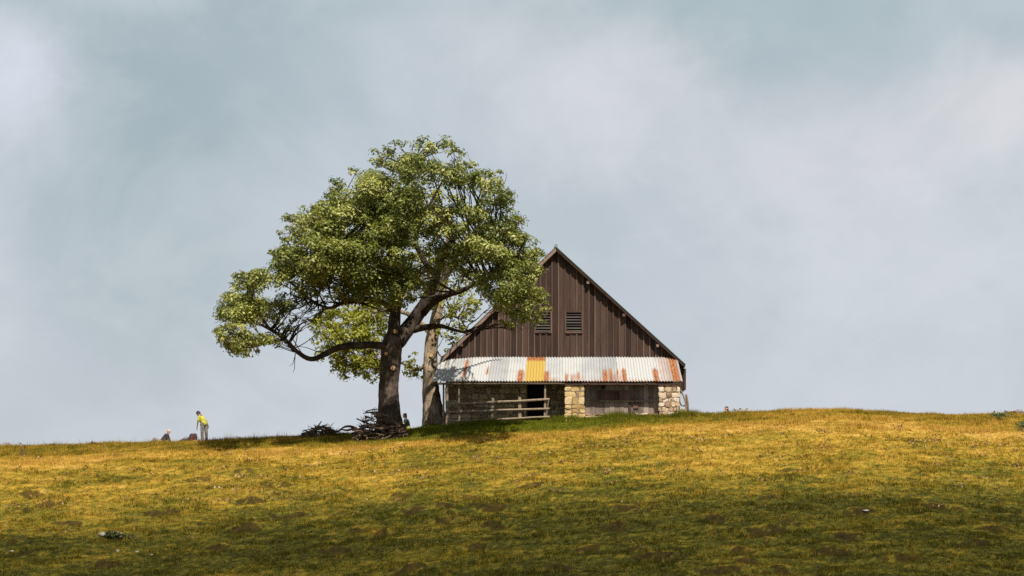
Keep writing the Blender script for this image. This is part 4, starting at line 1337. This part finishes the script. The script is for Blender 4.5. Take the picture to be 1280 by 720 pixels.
# person seated behind the big trunk
py_ = 145.5; px_ = X(507, py_); pz = ground_z(px_, py_)
p3 = empty('person', (px_, py_, pz), 'dark haired person in teal top sitting by the foot of the tree', 'person')
hip = Vector((.10, 0, .13)); ch = Vector((.04, 0, .46)); nk = Vector((0, 0, .60)); hc = Vector((-.04, 0, .76)); hf = Vector((-1, .5, -.1)); hu = Vector((0, 0, 1))
hcaps, eyes, mouth = head(hc, hf, hu)
sA, sB = Vector((.04, -.17, .53)), Vector((.04, .17, .53)); eA, eB = Vector((-.02, -.2, .26)), Vector((-.05, .2, .28)); wA, wB = Vector((-.2, -.14, .30)), Vector((-.22, .12, .32))
kA, kB = Vector((-.3, -.12, .42)), Vector((-.32, .1, .42)); aA, aB = Vector((-.42, -.12, .07)), Vector((-.45, .1, .07))
caps = hcaps + [(nk, hc - Vector((0, 0, .06)), .05, .05), (hip, ch, .12, .13), (ch, nk, .11, .06), (sA, sB, .055, .055), (sA, eA, .045, .037), (eA, wA, .036, .027), (sB, eB, .045, .037), (eB, wB, .036, .027),
                (hip + Vector((0, -.08, 0)), kA, .085, .056), (hip + Vector((0, .08, 0)), kB, .085, .056), (kA, aA, .055, .038), (kB, aB, .055, .038), (aA, aA + Vector((-.15, 0, -.02)), .04, .03), (aB, aB + Vector((-.15, 0, -.02)), .04, .03)]
caps += hand(wA, (-1, .1, .2), (0, .3, 1)) + hand(wB, (-1, -.1, .2), (0, -.3, 1))
capsules(caps, 'body', .0085, M['skin'], p3)
capsules([(hip + Vector((0, 0, .08)), ch, .145, .155), (ch, nk - Vector((0, 0, .05)), .15, .09), (sA, sB, .082, .082), (sA, eA, .07, .058), (sB, eB, .07, .058), (eA, wA, .055, .045), (eB, wB, .055, .045)], 'teal_top', .012, M['teal'], p3)
capsules([(hip + Vector((0, -.08, 0)), kA, .115, .085), (hip + Vector((0, .08, 0)), kB, .115, .085), (kA, aA, .08, .06), (kB, aB, .08, .06), (hip + Vector((0, -.06, 0)), hip + Vector((0, .06, 0)), .15, .15)], 'pale_green_trousers', .012, M['lime'], p3)
hairshell(hc, hf, hu, p3, M['darkhair'], .12); face_bits(p3, eyes, mouth)

# person behind the right crest, only the head shows
py_ = 151.3; px_ = X(908, py_); pz = ground_z(px_, py_)
p4 = empty('person', (px_, py_, pz), 'dark haired person mostly hidden behind the ridge right of the barn', 'person')
hip = Vector((0, 0, .13)); ch = Vector((0, 0, .44)); nk = Vector((0, 0, .58)); hc = Vector((.0, 0, .73)); hf = Vector((-.8, -.5, -.1)); hu = Vector((0, 0, 1))
hcaps, eyes, mouth = head(hc, hf, hu)
sA, sB = Vector((.1, -.13, .51)), Vector((-.1, .13, .51)); eA, eB = Vector((.1, -.18, .26)), Vector((-.13, .16, .26)); wA, wB = Vector((-.12, -.22, .22)), Vector((-.3, .02, .22))
kA, kB = Vector((-.25, -.32, .40)), Vector((-.4, -.15, .40)); aA, aB = Vector((-.4, -.4, .07)), Vector((-.55, -.22, .07))
caps = hcaps + [(nk, hc - Vector((0, 0, .06)), .05, .05), (hip, ch, .12, .13), (ch, nk, .11, .06), (sA, sB, .055, .055), (sA, eA, .045, .037), (eA, wA, .036, .027), (sB, eB, .045, .037), (eB, wB, .036, .027),
                (hip + Vector((.04, -.06, 0)), kA, .085, .056), (hip + Vector((-.04, .06, 0)), kB, .085, .056), (kA, aA, .055, .038), (kB, aB, .055, .038), (aA, aA + Vector((-.12, -.06, -.02)), .04, .03), (aB, aB + Vector((-.12, -.06, -.02)), .04, .03)]
caps += hand(wA, (-1, -.3, 0), (.3, -1, 0)) + hand(wB, (-1, -.5, 0), (.5, -1, 0))
capsules(caps, 'body', .0085, M['skin'], p4)
capsules([(hip + Vector((0, 0, .08)), ch, .145, .15), (ch, nk - Vector((0, 0, .05)), .145, .085), (sA, sB, .08, .08), (sA, eA, .068, .055), (sB, eB, .068, .055), (eA, wA, .052, .044), (eB, wB, .052, .044)], 'navy_top', .012, M['navy'], p4)
capsules([(hip + Vector((.04, -.06, 0)), kA, .112, .082), (hip + Vector((-.04, .06, 0)), kB, .112, .082), (kA, aA, .078, .06), (kB, aB, .078, .06)], 'trousers', .012, M['trousers'], p4)
hairshell(hc, hf, hu, p4, M['darkhair'], .16); face_bits(p4, eyes, mouth)

# ------------------------------------------------------------------ light
EL, AZ = math.radians(56), math.radians(18)
SUN = Vector((math.cos(EL) * math.sin(AZ), -math.cos(EL) * math.cos(AZ), math.sin(EL)))
sd = bpy.data.lights.new('sun', 'SUN'); sd.energy = 5.0; sd.angle = math.radians(.53); sd.color = (1, .93, .80)
so = bpy.data.objects.new('sun', sd); COL.objects.link(so); so.rotation_euler = (-SUN).to_track_quat('-Z', 'Y').to_euler(); so.location = SUN * 100 + Vector((0, 130, 0))

# unseen vapour slab added high behind the camera to shade the lower slope
def make_shade_cloud():
    Lc = 420.0
    xs = np.linspace(-130, 130, 105); ys = np.linspace(18, 136, 95)
    A, B = np.meshgrid(xs, ys)
    a, b = A.ravel(), B.ravel()
    edge = 131.0 + .045 * (-a) + 3.0 * noise2(a * .05, b * .02, 90)
    u = np.clip((edge - b) / 22.0, 0, 1)
    side = np.clip((130 - np.abs(a)) / 25, 0, 1) * np.clip((b - 18) / 20, 0, 1)
    thick = 26 * (u * u * (3 - 2 * u)) * side * (1 + .18 * noise2(a * .06, b * .06, 91))
    thick = np.maximum(thick, .02)
    gz0 = -1.0
    base = np.stack([a, b, np.full_like(a, gz0)], 1) + np.array(SUN)[None] * Lc
    top = base.copy(); top[:, 2] += thick * .6; bot = base.copy(); bot[:, 2] -= thick * .4
    nx_, ny_ = len(xs), len(ys); n0 = nx_ * ny_
    i = (np.arange(ny_ - 1)[:, None] * nx_ + np.arange(nx_ - 1)[None, :]).ravel()
    q1 = np.stack([i, i + 1, i + nx_ + 1, i + nx_], 1); q2 = q1[:, ::-1] + n0
    rim = np.concatenate([np.arange(nx_), np.arange(1, ny_) * nx_ + nx_ - 1, (ny_ - 1) * nx_ + np.arange(nx_ - 2, -1, -1), np.arange(ny_ - 2, 0, -1) * nx_])
    rn = np.roll(rim, -1)
    q3 = np.stack([rn, rim, rim + n0, rn + n0], 1)
    return bulk_mesh('shade_cloud', np.concatenate([top, bot]), np.concatenate([q1, q2, q3]).ravel(), 4)


t = NT('shade_cloud_vapour')
pv = t.n('ShaderNodeVolumePrincipled'); pv.inputs['Density'].default_value = .029; pv.inputs['Color'].default_value = (.9, .9, .9, 1); pv.inputs['Anisotropy'].default_value = .3
t.l(pv.outputs[0], t.out.inputs['Volume'])
co = obj('shade_cloud', make_shade_cloud(), t.m, smooth=True); tag(co, 'unseen vapour slab added high up to shade the lower slope', kind='structure')

# ------------------------------------------------------------------ sky
w = bpy.data.worlds.new('World'); scene.world = w; w.use_nodes = True
nt = w.node_tree; nt.nodes.clear()


class WT(NT):
    def __init__(s): s.t = nt


W = WT()
out = W.n('ShaderNodeOutputWorld')
sky = W.n('ShaderNodeTexSky'); sky.sky_type = 'NISHITA'; sky.sun_disc = False; sky.sun_elevation = EL; sky.sun_rotation = math.atan2(SUN.x, SUN.y)
bg1 = W.n('ShaderNodeBackground'); bg1.inputs['Strength'].default_value = .07; W.l(sky.outputs[0], bg1.inputs['Color'])
tc = W.n('ShaderNodeTexCoord'); D = tc.outputs['Generated']
sep = W.n('ShaderNodeSeparateXYZ'); W.l(D, sep.inputs[0])


def s2l(r, g, b):
    f = lambda c: ((c / 255 + .055) / 1.055) ** 2.4 if c / 255 > .04045 else c / 255 / 12.92
    return (f(r), f(g), f(b))


zz = W.maprange(sep.outputs[2], -.03, 1.0)
mr = W.n('ShaderNodeMapRange'); mr.inputs['From Min'].default_value = -.02; mr.inputs['From Max'].default_value = 1.0; W.l(sep.outputs[2], mr.inputs['Value'])
base = W.ramp(mr.outputs['Result'], [(0.0, s2l(191, 196, 205)), (.07, s2l(184, 191, 200)), (.13, s2l(175, 185, 193)), (.19, s2l(163, 177, 183)), (.35, s2l(160, 168, 173)), (1.0, s2l(150, 157, 163))])


def wnoise(scale, detail, rough=.5, sx=1, sz=1, off=(0, 0, 0)):
    mp = W.n('ShaderNodeMapping'); mp.inputs['Scale'].default_value = (sx, 1, sz); mp.inputs['Location'].default_value = off; W.l(D, mp.inputs['Vector'])
    n = W.n('ShaderNodeTexNoise'); n.inputs['Scale'].default_value = scale; n.inputs['Detail'].default_value = detail; n.inputs['Roughness'].default_value = rough
    n.inputs['Distortion'].default_value = .4
    W.l(mp.outputs[0], n.inputs['Vector']); return n.outputs['Fac']


def blob(col_in, px, py, rx_, ry_, col, amt, wob=.35):
    dvec = Vector(((px - 640) / F, 1, (HZ - py) / F)).normalized()
    sub = W.n('ShaderNodeVectorMath', operation='SUBTRACT'); W.l(D, sub.inputs[0]); sub.inputs[1].default_value = dvec
    sc = W.n('ShaderNodeVectorMath', operation='MULTIPLY'); W.l(sub.outputs[0], sc.inputs[0]); sc.inputs[1].default_value = (F / rx_, F / rx_, F / ry_)
    ln = W.n('ShaderNodeVectorMath', operation='LENGTH'); W.l(sc.outputs[0], ln.inputs[0])
    nz = wnoise(16, 7, .6)
    d = W.math('ADD', ln.outputs['Value'], W.math('MULTIPLY', W.math('SUBTRACT', nz, .5), wob * 4))
    f = W.maprange(d, 0.1, 1.25, amt, 0)
    return W.mix(f, col_in, col)


c = base
c = blob(c, 190, 200, 200, 330, s2l(151, 167, 173), .85, .2)
c = blob(c, 950, 20, 330, 90, s2l(158, 175, 180), .8, .25)
c = blob(c, 8, 70, 85, 120, s2l(204, 208, 219), 1.0, .55)
c = blob(c, 150, 0, 110, 22, s2l(188, 198, 206), .5)
c = blob(c, 740, 110, 210, 120, s2l(209, 208, 213), .72, .45)
c = blob(c, 1020, 200, 260, 140, s2l(206, 206, 210), .75, .45)
c = blob(c, 1270, 120, 110, 80, s2l(208, 206, 208), .8, .45)
c = blob(c, 1150, 330, 300, 110, s2l(203, 205, 211), .6, .45)
nz1 = W.maprange(wnoise(11, 7, .58, 1, 1.5), .38, .66)
c = W.mix(W.math('MULTIPLY', nz1, .30), c, s2l(214, 216, 222))
nz2 = W.maprange(wnoise(26, 7, .6, 1, 1.4, (3, 1, 2)), .4, .7)
c = W.mix(W.math('MULTIPLY', nz2, .14), c, s2l(150, 165, 172))
bg2 = W.n('ShaderNodeBackground'); bg2.inputs['Strength'].default_value = .79; W.l(c, bg2.inputs['Color'])
ms = W.n('ShaderNodeMixShader'); ms.inputs[0].default_value = .93; W.l(bg1.outputs[0], ms.inputs[1]); W.l(bg2.outputs[0], ms.inputs[2]); W.l(ms.outputs[0], out.inputs['Surface'])

# ------------------------------------------------------------------ camera
cd = bpy.data.cameras.new('camera'); cam = bpy.data.objects.new('camera', cd); COL.objects.link(cam)
cam.location = (0, 0, 0); cam.rotation_euler = (math.pi / 2, 0, 0)
cd.lens = 36.0 * F / 1280; cd.sensor_width = 36; cd.shift_y = (HZ - 360) / 1280; cd.clip_start = .1; cd.clip_end = 8000
scene.camera = cam
scene.view_settings.view_transform = 'Standard'; scene.view_settings.look = 'None'; scene.view_settings.gamma = 1; scene.view_settings.exposure = 0.55
scene.cycles.max_bounces = 6; scene.cycles.transparent_max_bounces = 8; scene.cycles.volume_bounces = 0
scene.cycles.use_denoising = False
